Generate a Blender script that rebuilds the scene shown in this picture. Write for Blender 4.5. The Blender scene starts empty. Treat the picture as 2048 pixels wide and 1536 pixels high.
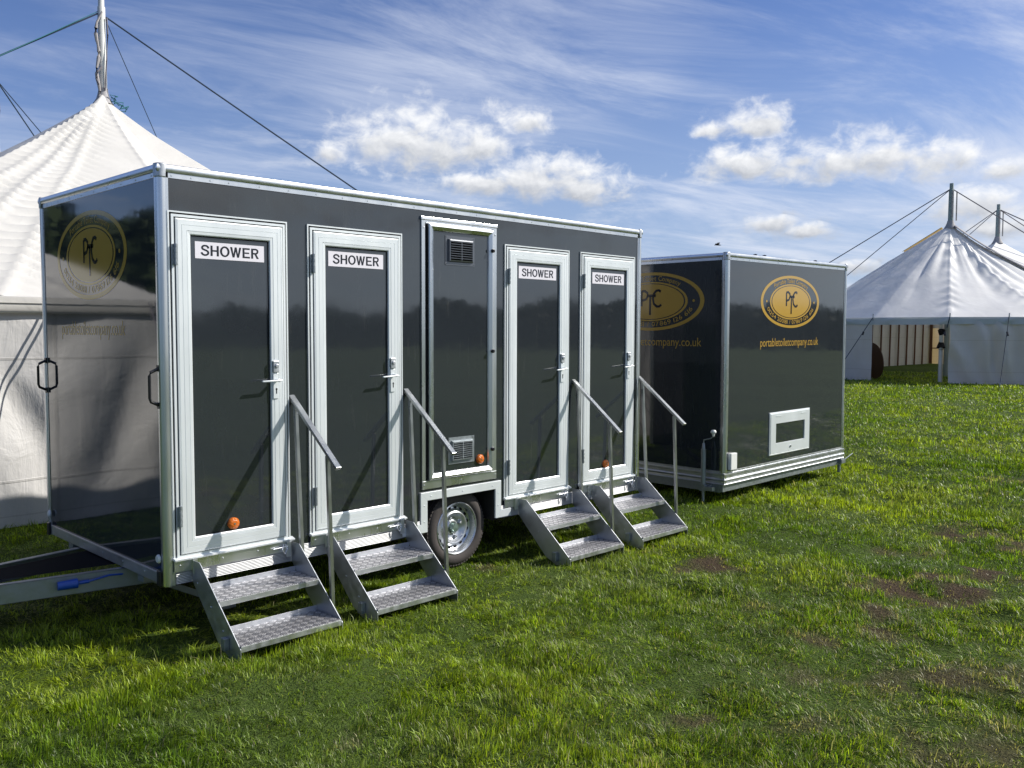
import bpy, bmesh, math, random
import numpy as np
from mathutils import Vector, Matrix
random.seed(7); rng = np.random.default_rng(11)
sc = bpy.context.scene
PI = math.pi

# ------------------------------------------------------------------ camera
cam_d = bpy.data.cameras.new("camera"); cam = bpy.data.objects.new("camera", cam_d)
sc.collection.objects.link(cam)
CP = Vector((-2.08523, -4.68033, 1.68285))
FW = Vector((0.711089, 0.700652, -0.058649)); RT = Vector((0.701982, -0.712188, 0.003005)); UP = Vector((0.039664, 0.043307, 0.998274))
cam.matrix_world = Matrix(((RT.x, UP.x, -FW.x, CP.x), (RT.y, UP.y, -FW.y, CP.y), (RT.z, UP.z, -FW.z, CP.z), (0, 0, 0, 1)))
cam_d.sensor_width = 36; cam_d.lens = 36 * 1786.1 / 2048
cam_d.clip_start = 0.05; cam_d.clip_end = 3000
sc.camera = cam

# ------------------------------------------------------------------ sun, sky
SUN = Vector((1.42, -1.0, 1.28)).normalized()          # towards the sun
sun_d = bpy.data.lights.new("sun", 'SUN'); sun_d.energy = 4.8; sun_d.angle = math.radians(0.53); sun_d.color = (1.0, 0.95, 0.87)
sun = bpy.data.objects.new("sun", sun_d); sc.collection.objects.link(sun)
sun.rotation_euler = SUN.to_track_quat('Z', 'Y').to_euler(); sun.location = (8, -8, 12)
SUN_EL = math.asin(SUN.z); SUN_ROT = math.atan2(SUN.x, SUN.y)
vs = sc.view_settings; vs.view_transform = 'Standard'; vs.look = 'None'; vs.exposure = 0.34; vs.gamma = 1; vs.use_curve_mapping = False
sc.cycles.max_bounces = 8; sc.cycles.transparent_max_bounces = 8
sc.cycles.sample_clamp_indirect = 6

class NT:
    """small helper round a node tree"""
    def __init__(s, nt): s.nt = nt
    def n(s, t, **k):
        o = s.nt.nodes.new(t)
        for a, b in k.items(): setattr(o, a, b)
        return o
    def set(s, sock, v):
        if isinstance(v, bpy.types.NodeSocket): s.nt.links.new(v, sock)
        elif v is not None: sock.default_value = v
    def m(s, op, a, b=None, c=None, clamp=False):
        o = s.n('ShaderNodeMath', operation=op); o.use_clamp = clamp
        s.set(o.inputs[0], a)
        if b is not None: s.set(o.inputs[1], b)
        if c is not None: s.set(o.inputs[2], c)
        return o.outputs[0]
    def mix(s, f, a, b):
        o = s.n('ShaderNodeMix', data_type='RGBA'); s.set(o.inputs[0], f); s.set(o.inputs[6], a); s.set(o.inputs[7], b); return o.outputs[2]
    def noise(s, vec, scale, detail=4, rough=.5, dist=0.):
        o = s.n('ShaderNodeTexNoise'); s.set(o.inputs['Vector'], vec); o.inputs['Scale'].default_value = scale
        o.inputs['Detail'].default_value = detail; o.inputs['Roughness'].default_value = rough; o.inputs['Distortion'].default_value = dist
        return o.outputs[0]
    def ramp(s, v, a, b, lo=0., hi=1., smooth=True):
        o = s.n('ShaderNodeMapRange', interpolation_type='SMOOTHSTEP' if smooth else 'LINEAR')
        s.set(o.inputs[0], v); o.inputs[1].default_value = a; o.inputs[2].default_value = b; o.inputs[3].default_value = lo; o.inputs[4].default_value = hi
        return o.outputs[0]
    def comb(s, x, y, z):
        o = s.n('ShaderNodeCombineXYZ'); s.set(o.inputs[0], x); s.set(o.inputs[1], y); s.set(o.inputs[2], z); return o.outputs[0]

world = bpy.data.worlds.new("World"); sc.world = world; world.use_nodes = True
W = NT(world.node_tree); W.nt.nodes.clear()
sky = W.n('ShaderNodeTexSky', sky_type='NISHITA'); sky.sun_disc = False
sky.sun_elevation = SUN_EL; sky.sun_rotation = SUN_ROT; sky.altitude = 0; sky.air_density = 1.0; sky.dust_density = 0.6; sky.ozone_density = 2.5
tc = W.n('ShaderNodeTexCoord'); sep = W.n('ShaderNodeSeparateXYZ'); W.nt.links.new(tc.outputs['Generated'], sep.inputs[0])
dx, dy, dz = sep.outputs
az = W.m('ARCTAN2', dx, dy); el = W.m('ARCSINE', dz)
# high wispy cloud on a flat layer
zc = W.m('ADD', W.m('MAXIMUM', dz, 0.0), 0.12)
px_ = W.m('DIVIDE', dx, zc); py_ = W.m('DIVIDE', dy, zc)
ca, sa = math.cos(math.radians(-14)), math.sin(math.radians(-14))
su = W.m('ADD', W.m('MULTIPLY', px_, ca), W.m('MULTIPLY', py_, sa)); sv = W.m('SUBTRACT', W.m('MULTIPLY', py_, ca), W.m('MULTIPLY', px_, sa))
cvec = W.comb(W.m('MULTIPLY', su, 0.42), W.m('MULTIPLY', sv, 1.15), 2.3)
wn = W.noise(cvec, 1.7, 10, .66, .8)
big = W.noise(W.comb(px_, py_, 4.2), 0.55, 3, .5, .3)
cir = W.ramp(W.m('ADD', W.m('MULTIPLY', wn, .62), W.m('MULTIPLY', big, .5)), .45, .76)
cir = W.m('MULTIPLY', cir, W.ramp(az, .0, 1.0, 0.26, .95))
# low heaped clouds: azimuth, elevation, half width, half height
CL = [(0.690,0.196,0.050,0.032),(0.669,0.204,0.052,0.034),(0.713,0.194,0.036,0.030),(0.757,0.200,0.040,0.030),(0.811,0.224,0.021,0.013),(0.823,0.165,0.061,0.024),
 (0.878,0.154,0.041,0.017),(0.757,0.160,0.05,0.014),(1.012,0.212,0.020,0.010),(1.058,0.218,0.030,0.016),(1.044,0.176,0.046,0.019),(1.10,0.178,0.02,0.010),
 (1.155,0.174,0.062,0.022),(1.19,0.178,0.03,0.015),(1.235,0.166,0.032,0.021),(1.294,0.155,0.023,0.012),(1.071,0.114,0.027,0.009),(1.112,0.106,0.020,0.009),
 (0.591,0.187,0.02,0.012),(1.267,0.121,0.036,0.020),(1.293,0.100,0.03,0.014),(1.162,0.067,0.019,0.008),
 # clouds the picture shows only as reflections
 (2.30,0.17,0.30,0.07),(2.62,0.28,0.22,0.07),(2.05,0.32,0.30,0.08),(2.75,0.14,0.2,0.05),(2.4,.55,.5,.12),(3.0,0.12,0.12,0.03)]
best = None; wsum = None; tsum = None
for a, e, w, h in CL:
    w *= 1.38; h *= 1.36
    du = W.m('DIVIDE', W.m('SUBTRACT', az, a), w); dv = W.m('DIVIDE', W.m('SUBTRACT', el, e), h)
    dvl = W.m('MULTIPLY', W.m('MINIMUM', dv, 0.0), 0.45)            # flatter base
    dve = W.m('ADD', dv, dvl)
    r = W.m('SQRT', W.m('ADD', W.m('MULTIPLY', du, du), W.m('MULTIPLY', dve, dve)))
    mm = W.m('SUBTRACT', 1.0, r)
    mp = W.m('MAXIMUM', mm, 0.001)
    best = mm if best is None else W.m('MAXIMUM', best, mm)
    t = W.m('MULTIPLY', mp, dv)
    wsum = mp if wsum is None else W.m('ADD', wsum, mp)
    tsum = t if tsum is None else W.m('ADD', tsum, t)
best = W.m('MAXIMUM', best, -1.2)
n1 = W.noise(W.comb(W.m('MULTIPLY', az, 34.0), W.m('MULTIPLY', el, 46.0), 1.7), 1.0, 9, .58, .25)
n1b = W.noise(W.comb(W.m('ADD', W.m('MULTIPLY', az, 34.0), 0.28), W.m('ADD', W.m('MULTIPLY', el, 46.0), 0.34), 1.7), 1.0, 9, .58, .25)
dens = W.m('ADD', best, W.m('MULTIPLY', W.m('SUBTRACT', n1, .5), 2.9))
calpha = W.ramp(dens, -0.25, 0.95)
# faint shreds around the heaps near the horizon
shn = W.noise(W.comb(W.m('MULTIPLY', az, 9.0), W.m('MULTIPLY', el, 38.0), 7.7), 1.0, 7, .6, .2)
sh = W.m('MULTIPLY', W.ramp(shn, .50, .78), W.m('MULTIPLY', W.ramp(el, .0, .05), W.ramp(el, .30, .12)))
relief = W.m('MULTIPLY', W.m('SUBTRACT', n1, n1b), 1.3)
tt = W.m('DIVIDE', tsum, wsum)
lit = W.m('ADD', W.m('ADD', 0.46, W.m('MULTIPLY', tt, 0.80)), relief, clamp=True)
thin = W.ramp(dens, .9, 0.1, 0.0, 0.25)
lit = W.m('ADD', lit, thin, clamp=True)
ccol = W.mix(lit, (4.3, 4.6, 5.2, 1), (9.2, 9.3, 9.5, 1))
# sky tint
hz = W.m('MULTIPLY', W.ramp(el, .40, .0, 0.0, 0.62), W.m('MAXIMUM', W.ramp(az, -.1, .85, .25, 1.0), W.ramp(az, -2.2, -2.8, 0.0, 1.0)))
skyc = W.n('ShaderNodeMix', data_type='RGBA', blend_type='MULTIPLY'); skyc.inputs[0].default_value = 1
W.set(skyc.inputs[6], sky.outputs[0]); W.set(skyc.inputs[7], (0.64, 0.74, 1.06, 1)); skyb = skyc.outputs[2]
skyb = W.mix(hz, skyb, (4.3, 5.4, 7.3, 1))
c1 = W.mix(cir, skyb, (7.2, 7.7, 8.9, 1))
veil = W.m('MULTIPLY', W.ramp(W.m('ABSOLUTE', W.m('SUBTRACT', az, 2.35)), 1.1, .35), W.ramp(W.noise(W.comb(W.m('MULTIPLY', az, 5.), W.m('MULTIPLY', el, 9.), 3.), 1., 6, .6), .34, .6, .35, .95)); c1 = W.mix(veil, c1, (7.6, 8.8, 10.0, 1))
c2 = W.mix(W.m('MULTIPLY', sh, .6), c1, (7.8, 8.1, 8.8, 1))
c3 = W.mix(calpha, c2, ccol)
bg = W.n('ShaderNodeBackground'); W.set(bg.inputs[0], c3); bg.inputs[1].default_value = 0.085
out = W.n('ShaderNodeOutputWorld'); W.nt.links.new(bg.outputs[0], out.inputs[0])

# ------------------------------------------------------------------ noise in numpy
def _h(ix, iy, s):
    v = np.sin(ix * 127.1 + iy * 311.7 + s * 74.7) * 43758.5453
    return v - np.floor(v)
def vn(x, y, s=0):
    x = np.asarray(x, float); y = np.asarray(y, float)
    ix, iy = np.floor(x), np.floor(y); fx, fy = x - ix, y - iy
    fx = fx * fx * (3 - 2 * fx); fy = fy * fy * (3 - 2 * fy)
    return (_h(ix, iy, s) * (1 - fx) + _h(ix + 1, iy, s) * fx) * (1 - fy) + (_h(ix, iy + 1, s) * (1 - fx) + _h(ix + 1, iy + 1, s) * fx) * fy
def fbm(x, y, s=0, o=4):
    t = 0; a = .5; tot = 0
    for i in range(o):
        t = t + a * vn(x * 2 ** i, y * 2 ** i, s + i * 3); tot += a; a *= .55
    return t / tot

# ------------------------------------------------------------------ materials
def new_mat(name):
    m = bpy.data.materials.new(name); m.use_nodes = True
    return m, NT(m.node_tree), m.node_tree.nodes['Principled BSDF']
def simple(name, col, rough=.5, metal=0., spec=.5, bump=None, var=0.0, vscale=8., rvar=0., coat=0., stretch=(1, 1, 1)):
    m, T, b = new_mat(name)
    b.inputs['Base Color'].default_value = (*col, 1); b.inputs['Roughness'].default_value = rough; b.inputs['Metallic'].default_value = metal
    b.inputs['Specular IOR Level'].default_value = spec; b.inputs['Coat Weight'].default_value = coat
    if var or rvar or bump:
        tc = T.n('ShaderNodeTexCoord'); mp = T.n('ShaderNodeMapping'); mp.inputs['Scale'].default_value = stretch
        T.nt.links.new(tc.outputs['Object'], mp.inputs[0]); v = mp.outputs[0]
        n = T.noise(v, vscale, 6, .6)
        if var:
            T.set(b.inputs['Base Color'], T.mix(n, tuple(c * (1 - var) for c in col) + (1,), tuple(min(1, c * (1 + var)) for c in col) + (1,)))
        if rvar: T.set(b.inputs['Roughness'], T.ramp(n, .3, .7, max(0.02, rough - rvar), rough + rvar))
        if bump:
            bn = T.n('ShaderNodeBump'); bn.inputs['Strength'].default_value = bump[1]; bn.inputs['Distance'].default_value = bump[2]
            T.set(bn.inputs['Height'], T.noise(v, bump[0], 3, .5)); T.nt.links.new(bn.outputs[0], b.inputs['Normal'])
    return m
M = {}
M['panel'] = simple('grey_gloss_panel', (.024, .029, .035), .045, 0, 1.0, bump=(2.2, .10, .01), var=.10, vscale=3., rvar=.02)
def dusty(m):
    T = NT(m.node_tree); b = T.nt.nodes['Principled BSDF']; lk = b.inputs['Base Color'].links[0].from_socket
    tc = T.n('ShaderNodeTexCoord'); mp = T.n('ShaderNodeMapping'); mp.inputs['Scale'].default_value = (1, 1, .12); T.nt.links.new(tc.outputs['Object'], mp.inputs[0])
    st = T.ramp(T.noise(mp.outputs[0], 26, 6, .7), .56, .80, 0, .16); sp = T.ramp(T.noise(tc.outputs['Object'], 90, 4, .7), .66, .80, 0, .25)
    T.set(b.inputs['Base Color'], T.mix(T.m('ADD', st, sp, clamp=True), lk, (.13, .125, .11, 1)))
dusty(M['panel'])
M['frame'] = simple('satin_white_aluminium', (.73, .77, .79), .38, .35, .5, var=.05, vscale=5, rvar=.06, stretch=(1, 1, .3))
M['alu'] = simple('mill_aluminium', (.66, .68, .71), .30, 1., .5, var=.05, vscale=6, rvar=.05, stretch=(1, 1, .2))
M['tube'] = simple('stainless_tube', (.42, .43, .43), .32, 1., .5, var=.06, vscale=9, rvar=.05)
M['alu_dull'] = simple('dull_aluminium', (.50, .52, .55), .42, .9, .5, var=.14, vscale=22, rvar=.08, bump=(60, .08, .002))
M['galv'] = simple('galvanised_steel', (.27, .30, .32), .48, .75, .5, var=.25, vscale=30, rvar=.1)
M['dark'] = simple('dark_rubber', (.006, .007, .010), .85, 0, .08)
M['gap'] = simple('black_seal', (.008, .008, .009), .7, 0, .2)
M['under'] = simple('underfloor_ply', (.03, .028, .026), .8, 0, .2, var=.2)
M['plastic_w'] = simple('white_plastic', (.72, .73, .70), .4)
M['plastic_k'] = simple('black_plastic', (.014, .014, .016), .35)
M['plastic_g'] = simple('grey_plastic', (.06, .066, .075), .35, .3)
M['sign'] = simple('sign_white', (.72, .70, .76), .35)
M['ink'] = simple('sign_black_ink', (.010, .010, .014), .10)
M['gold'] = simple('gold_vinyl', (.44, .275, .055), .10, 0, .5)
M['blue'] = simple('blue_plastic', (.01, .07, .38), .3)
M['tyre'] = simple('dusty_tyre_rubber', (.055, .048, .046), .8, 0, .3, var=.35, vscale=12, bump=(60, .3, .004))
M['rim'] = simple('silver_painted_steel', (.52, .54, .57), .27, .75, .5, var=.12, vscale=9, rvar=.08)
M['hub'] = simple('hub_cap_zinc', (.30, .40, .36), .35, .8)
M['pole'] = simple('weathered_pole', (.55, .56, .54), .5, .15, .4, var=.12, vscale=6)
M['pole_g'] = simple('green_grey_pole', (.26, .31, .30), .5, .3, .4, var=.2, vscale=4)
M['rope'] = simple('dark_blue_rope', (.012, .03, .06), .8)
M['rope_t'] = simple('teal_rope', (.02, .14, .17), .7)
M['rope_g'] = simple('grey_rope', (.16, .15, .17), .8)
M['canvas_lash'] = simple('grey_canvas_strap', (.33, .31, .31), .85)
M['wood'] = simple('dark_brown', (.09, .038, .018), .6, var=.2, vscale=5)  # plain dark brown for the disc in the far doorway
M['bird'] = simple('dark_feathers', (.02, .02, .022), .8)

def amber():
    m, T, b = new_mat('amber_reflector')
    b.inputs['Base Color'].default_value = (.56, .13, .008, 1); b.inputs['Roughness'].default_value = .18
    tc = T.n('ShaderNodeTexCoord'); v = T.n('ShaderNodeTexVoronoi'); v.inputs['Scale'].default_value = 160; T.nt.links.new(tc.outputs['Object'], v.inputs[0])
    bn = T.n('ShaderNodeBump'); bn.inputs['Strength'].default_value = .8; bn.inputs['Distance'].default_value = .003
    T.nt.links.new(v.outputs[0], bn.inputs['Height']); T.nt.links.new(bn.outputs[0], b.inputs['Normal'])
    return m
M['amber'] = amber()

def ribbed(name, pitch=.0085):
    m, T, b = new_mat(name)
    b.inputs['Metallic'].default_value = .6; b.inputs['Roughness'].default_value = .46
    tc = T.n('ShaderNodeTexCoord'); s = T.n('ShaderNodeSeparateXYZ'); T.nt.links.new(tc.outputs['Object'], s.inputs[0])
    w = T.m('SINE', T.m('MULTIPLY', s.outputs[2], 2 * PI / pitch)); n = T.noise(tc.outputs['Object'], 14, 5)
    T.set(b.inputs['Base Color'], T.mix(n, (.40, .41, .42, 1), (.54, .55, .56, 1)))
    bn = T.n('ShaderNodeBump'); bn.inputs['Strength'].default_value = .8; bn.inputs['Distance'].default_value = .002
    T.set(bn.inputs['Height'], w); T.nt.links.new(bn.outputs[0], b.inputs['Normal'])
    return m
M['ribbed'] = ribbed('ribbed_aluminium')

def tread():
    m, T, b = new_mat('five_bar_tread_plate')
    b.inputs['Metallic'].default_value = .8
    tc = T.n('ShaderNodeTexCoord'); s = T.n('ShaderNodeSeparateXYZ'); T.nt.links.new(tc.outputs['Object'], s.inputs[0])
    # turn 45 degrees so that the bars run diagonally; cells alternate
    x = T.m('MULTIPLY', T.m('ADD', s.outputs[0], s.outputs[1]), 1 / .052); y = T.m('MULTIPLY', T.m('SUBTRACT', s.outputs[0], s.outputs[1]), 1 / .052)
    par = T.m('MODULO', T.m('ABSOLUTE', T.m('ADD', T.m('FLOOR', x), T.m('FLOOR', y))), 2.0)
    par = T.m('GREATER_THAN', par, .5)
    fx = T.m('SUBTRACT', T.m('FRACT', x), .5); fy = T.m('SUBTRACT', T.m('FRACT', y), .5)
    def cell(a, b_):
        st = T.m('ABSOLUTE', T.m('COSINE', T.m('MULTIPLY', a, PI * 4)))
        st = T.ramp(st, .35, .8)
        env = T.m('MULTIPLY', T.ramp(T.m('ABSOLUTE', b_), .44, .34), T.ramp(T.m('ABSOLUTE', a), .5, .46))
        return T.m('MULTIPLY', st, env)
    h = T.m('ADD', T.m('MULTIPLY', cell(fx, fy), par), T.m('MULTIPLY', cell(fy, fx), T.m('SUBTRACT', 1.0, par)))
    n = T.noise(tc.outputs['Object'], 24, 5)
    base = T.mix(n, (.30, .29, .31, 1), (.50, .48, .50, 1)); base = T.mix(T.m('MULTIPLY', par, .85), base, (.13, .13, .15, 1))  # alternate cells darkened in the colour, standing in for their reflections
    T.set(b.inputs['Base Color'], T.mix(T.m('MULTIPLY', h, T.m('SUBTRACT', 1.0, T.m('MULTIPLY', par, .45))), base, (.80, .79, .80, 1)))
    T.set(b.inputs['Roughness'], T.m('SUBTRACT', .5, T.m('MULTIPLY', h, .2)))
    bn = T.n('ShaderNodeBump'); bn.inputs['Strength'].default_value = .7; bn.inputs['Distance'].default_value = .003
    T.set(bn.inputs['Height'], h); T.nt.links.new(bn.outputs[0], b.inputs['Normal'])
    return m
M['tread'] = tread()

def canvas(name, col, trans, tmix, bscale=3.0, bstr=.25, seam=None):
    m, T, b = new_mat(name); nt = T.nt
    tc = T.n('ShaderNodeTexCoord'); o = nt.nodes['Material Output']
    n = T.noise(tc.outputs['Object'], 1.3, 6, .6); n2 = T.noise(tc.outputs['Object'], 9, 5, .6)
    c = T.mix(T.ramp(n, .35, .7), tuple(k * .92 for k in col) + (1,), col + (1,))
    c = T.mix(T.m('MULTIPLY', T.ramp(n2, .55, .8), .15), c, (.5, .48, .42, 1))
    T.set(b.inputs['Base Color'], c); b.inputs['Roughness'].default_value = .5; b.inputs['Specular IOR Level'].default_value = .4
    bn = T.n('ShaderNodeBump'); bn.inputs['Strength'].default_value = bstr; bn.inputs['Distance'].default_value = .05
    hh = T.noise(tc.outputs['Object'], bscale, 5, .55, .6)
    if seam:
        sp = T.n('ShaderNodeSeparateXYZ'); nt.links.new(tc.outputs['Object'], sp.inputs[0])
        def line(v, per, w): return T.ramp(T.m('ABSOLUTE', T.m('SUBTRACT', T.m('FRACT', T.m('DIVIDE', v, per)), .5)), w * 1.6, w)
        ln_ = T.m('MAXIMUM', line(T.m('ADD', sp.outputs[0], T.m('MULTIPLY', sp.outputs[1], .37)), seam, .008), T.m('MAXIMUM', line(T.m('ADD', sp.outputs[2], .12), .52 * 2, .008), T.m('LESS_THAN', T.m('ABSOLUTE', T.m('SUBTRACT', sp.outputs[2], .10)), .006)))
        cr = T.noise(T.comb(T.m('MULTIPLY', sp.outputs[0], 7.), T.m('MULTIPLY', sp.outputs[1], 7.), T.m('MULTIPLY', sp.outputs[2], 1.2)), 1., 5, .6, .4)
        hh = T.m('ADD', T.m('ADD', hh, T.m('MULTIPLY', ln_, .12)), T.m('MULTIPLY', cr, .5))
        T.set(b.inputs['Base Color'], T.mix(T.m('MULTIPLY', ln_, .30), c, (.25, .24, .22, 1)))
    T.set(bn.inputs['Height'], hh); nt.links.new(bn.outputs[0], b.inputs['Normal'])
    tr = T.n('ShaderNodeBsdfTranslucent'); tr.inputs[0].default_value = trans + (1,)
    mx = T.n('ShaderNodeMixShader'); mx.inputs[0].default_value = tmix
    nt.links.new(b.outputs[0], mx.inputs[1]); nt.links.new(tr.outputs[0], mx.inputs[2]); nt.links.new(mx.outputs[0], o.inputs[0])
    return m
M['roofcloth'] = canvas('white_pvc_roof_cloth', (.95, .94, .93), (.96, .95, .97), .28)
M['roofcream'] = canvas('cream_canvas_roof_cloth', (.74, .72, .68), (.80, .76, .68), .20)
M['wallcloth'] = canvas('off_white_canvas_wall', (.66, .65, .64), (.62, .55, .42), .14, 2.4, .5, 1.35)
M['farwall'] = canvas('tan_lined_canvas_wall', (.56, .58, .60), (.72, .50, .18), .17, 2.0, .3, 1.35)
M['valance'] = canvas('grey_valance_cloth', (.50, .54, .58), (.5, .5, .5), .1)
M['seamband'] = simple('grey_lacing_flap', (.34, .33, .34), .8, var=.15)
M['seamtan'] = simple('tan_lacing_flap', (.50, .36, .14), .8, var=.15)
M['rib'] = simple('brown_wall_pole', (.10, .045, .02), .7)
M['wrap'] = simple('black_padding', (.01, .01, .012), .9)

# ------------------------------------------------------------------ mesh builder
ORG = Vector((0, 0, 0))
class MB:
    def __init__(s): s.v = []; s.f = []; s.mi = []; s.cur = 0
    def add(s, vs, fs):
        o = len(s.v); s.v += [tuple(v) for v in vs]
        for f in fs: s.f.append([i + o for i in f]); s.mi.append(s.cur)
        return s
    def box(s, x0, x1, y0, y1, z0, z1):
        vs = [(x, y, z) for z in (z0, z1) for y in (y0, y1) for x in (x0, x1)]
        return s.add(vs, [(0, 2, 3, 1), (4, 5, 7, 6), (0, 1, 5, 4), (2, 6, 7, 3), (0, 4, 6, 2), (1, 3, 7, 5)])
    def quad(s, a, b, c, d): return s.add([a, b, c, d], [(0, 1, 2, 3)])
    def prism(s, pts, axis, a, b):
        """pts: polygon in the two other axes; extruded from a to b along axis"""
        def mk(p, t):
            q = list(p); q.insert(axis, t); return q
        n = len(pts); vs = [mk(p, a) for p in pts] + [mk(p, b) for p in pts]
        return s.add(vs, [list(range(n))[::-1], list(range(n, 2 * n))] + [(i, (i + 1) % n, n + (i + 1) % n, n + i) for i in range(n)])
    def tube(s, pts, r, n=8, cap=True, rs=None):
        pts = [Vector(p) for p in pts]; k = len(pts); rings = []
        up = Vector((0, 0, 1))
        for i, p in enumerate(pts):
            d = (pts[min(i + 1, k - 1)] - pts[max(i - 1, 0)]).normalized()
            u = d.cross(up)
            if u.length < .05: u = d.cross(Vector((1, 0, 0)))
            u.normalize(); w = d.cross(u); rr = rs[i] if rs else r
            rings.append([p + (u * math.cos(2 * PI * j / n) + w * math.sin(2 * PI * j / n)) * rr for j in range(n)])
        vs = [q for rg in rings for q in rg]; fs = []
        for i in range(k - 1):
            for j in range(n): fs.append((i * n + j, i * n + (j + 1) % n, (i + 1) * n + (j + 1) % n, (i + 1) * n + j))
        if cap: fs += [list(range(n))[::-1], list(range((k - 1) * n, k * n))]
        return s.add(vs, fs)
    def bar(s, p0, p1, w, h, side=Vector((1, 0, 0))):
        """rectangular bar: w along side, h across"""
        p0, p1 = Vector(p0), Vector(p1); d = (p1 - p0).normalized(); a = side.normalized() * w / 2; c = d.cross(side).normalized() * h / 2
        vs = [p + i * a + j * c for p in (p0, p1) for i, j in ((-1, -1), (1, -1), (1, 1), (-1, 1))]
        return s.add(vs, [(0, 3, 2, 1), (4, 5, 6, 7), (0, 1, 5, 4), (1, 2, 6, 5), (2, 3, 7, 6), (3, 0, 4, 7)])
    def lathe(s, prof, c, n=40, axis='y', close=False):
        """prof: (radius, offset along axis)"""
        vs = []
        for r, t in prof:
            for j in range(n):
                a = 2 * PI * j / n; q = (r * math.cos(a), r * math.sin(a))
                vs.append((c[0] + q[0], c[1] + t, c[2] + q[1]) if axis == 'y' else (c[0] + q[0], c[1] + q[1], c[2] + t) if axis == 'z' else (c[0] + t, c[1] + q[0], c[2] + q[1]))
        fs = []
        for i in range(len(prof) - 1):
            for j in range(n): fs.append((i * n + j, i * n + (j + 1) % n, (i + 1) * n + (j + 1) % n, (i + 1) * n + j))
        return s.add(vs, fs)
    def ring(s, x0, x1, z0, z1, prof, y=0):
        """mitred frame in the xz plane; prof: (inset, y)"""
        vs = []
        for i, yy in prof: vs += [(x0 + i, y + yy, z0 + i), (x1 - i, y + yy, z0 + i), (x1 - i, y + yy, z1 - i), (x0 + i, y + yy, z1 - i)]
        fs = []
        for k in range(len(prof) - 1):
            for j in range(4): fs.append((k * 4 + j, k * 4 + (j + 1) % 4, k * 4 + 4 + (j + 1) % 4, k * 4 + 4 + j))
        return s.add(vs, fs)
    def hring(s, x0, x1, y0, y1, prof):
        """mitred ring round a box in plan; prof: (outset, z)"""
        vs = []
        for o, z in prof: vs += [(x0 - o, y0 - o, z), (x1 + o, y0 - o, z), (x1 + o, y1 + o, z), (x0 - o, y1 + o, z)]
        fs = []
        for k in range(len(prof) - 1):
            for j in range(4): fs.append((k * 4 + j, k * 4 + (j + 1) % 4, k * 4 + 4 + (j + 1) % 4, k * 4 + 4 + j))
        return s.add(vs, fs)
    def build(s, name, mats, parent=None, bevel=0., smooth=False, angle=35, recalc=True, label=None):
        if not isinstance(mats, (list, tuple)): mats = [mats]
        me = bpy.data.meshes.new(name)
        me.from_pydata([(v[0] - ORG.x, v[1] - ORG.y, v[2] - ORG.z) for v in s.v], [], s.f)
        for m in mats: me.materials.append(m)
        me.polygons.foreach_set('material_index', s.mi)
        if recalc:
            bm = bmesh.new(); bm.from_mesh(me); bmesh.ops.recalc_face_normals(bm, faces=bm.faces); bm.to_mesh(me); bm.free()
        if smooth:
            me.polygons.foreach_set('use_smooth', [True] * len(me.polygons))
            try: me.set_sharp_from_angle(angle=math.radians(angle))
            except Exception: pass
        o = bpy.data.objects.new(name, me); sc.collection.objects.link(o)
        if parent is not None: o.parent = parent
        if bevel:
            b = o.modifiers.new('bevel', 'BEVEL'); b.width = bevel; b.segments = 2; b.limit_method = 'ANGLE'; b.angle_limit = math.radians(40)
        if label: o['label'] = label
        return o
def thing(name, label, cat, loc=(0, 0, 0), rot=(0, 0, 0), group=None):
    o = bpy.data.objects.new(name, None); sc.collection.objects.link(o); o.location = loc; o.rotation_euler = rot
    o['label'] = label; o['category'] = cat; o.empty_display_size = .2
    if group: o['group'] = group
    return o
def tag(o, label, cat, group=None, kind=None):
    if kind: o['kind'] = kind
    else:
        o['label'] = label; o['category'] = cat
    if group: o['group'] = group
    return o
def kids(o): return [c for c in bpy.data.objects if c.parent == o]
def dup(o, parent=None, loc=None, name=None):
    c = o.copy(); sc.collection.objects.link(c)
    if parent is not None: c.parent = parent
    if loc is not None: c.location = loc
    for k in kids(o): dup(k, c)
    return c

# text as flat mesh
_tc = {}
def glyphs(text, size=1., bold=0.):
    key = (text, size, bold)
    if key in _tc: return _tc[key]
    cu = bpy.data.curves.new('t', 'FONT'); cu.body = text; cu.size = size; cu.offset = bold; cu.resolution_u = 4
    ob = bpy.data.objects.new('t', cu); sc.collection.objects.link(ob)
    dg = bpy.context.evaluated_depsgraph_get(); me = bpy.data.meshes.new_from_object(ob.evaluated_get(dg))
    vs = [tuple(v.co) for v in me.vertices]; fs = [tuple(p.vertices) for p in me.polygons]
    bpy.data.objects.remove(ob); bpy.data.curves.remove(cu); bpy.data.meshes.remove(me)
    _tc[key] = (vs, fs); return vs, fs
def put_text(mb, text, w, h, place, bold=0., size=1.):
    """fits text in w x h centred on the origin and maps (u, v) through place"""
    vs, fs = glyphs(text, size, bold)
    xs = [v[0] for v in vs]; ys = [v[1] for v in vs]; x0, x1, y0, y1 = min(xs), max(xs), min(ys), max(ys)
    kx = w / (x1 - x0); ky = h / (y1 - y0) if h else kx
    mb.add([place((v[0] - (x0 + x1) / 2) * kx, (v[1] - (y0 + y1) / 2) * ky) for v in vs], fs)
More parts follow.
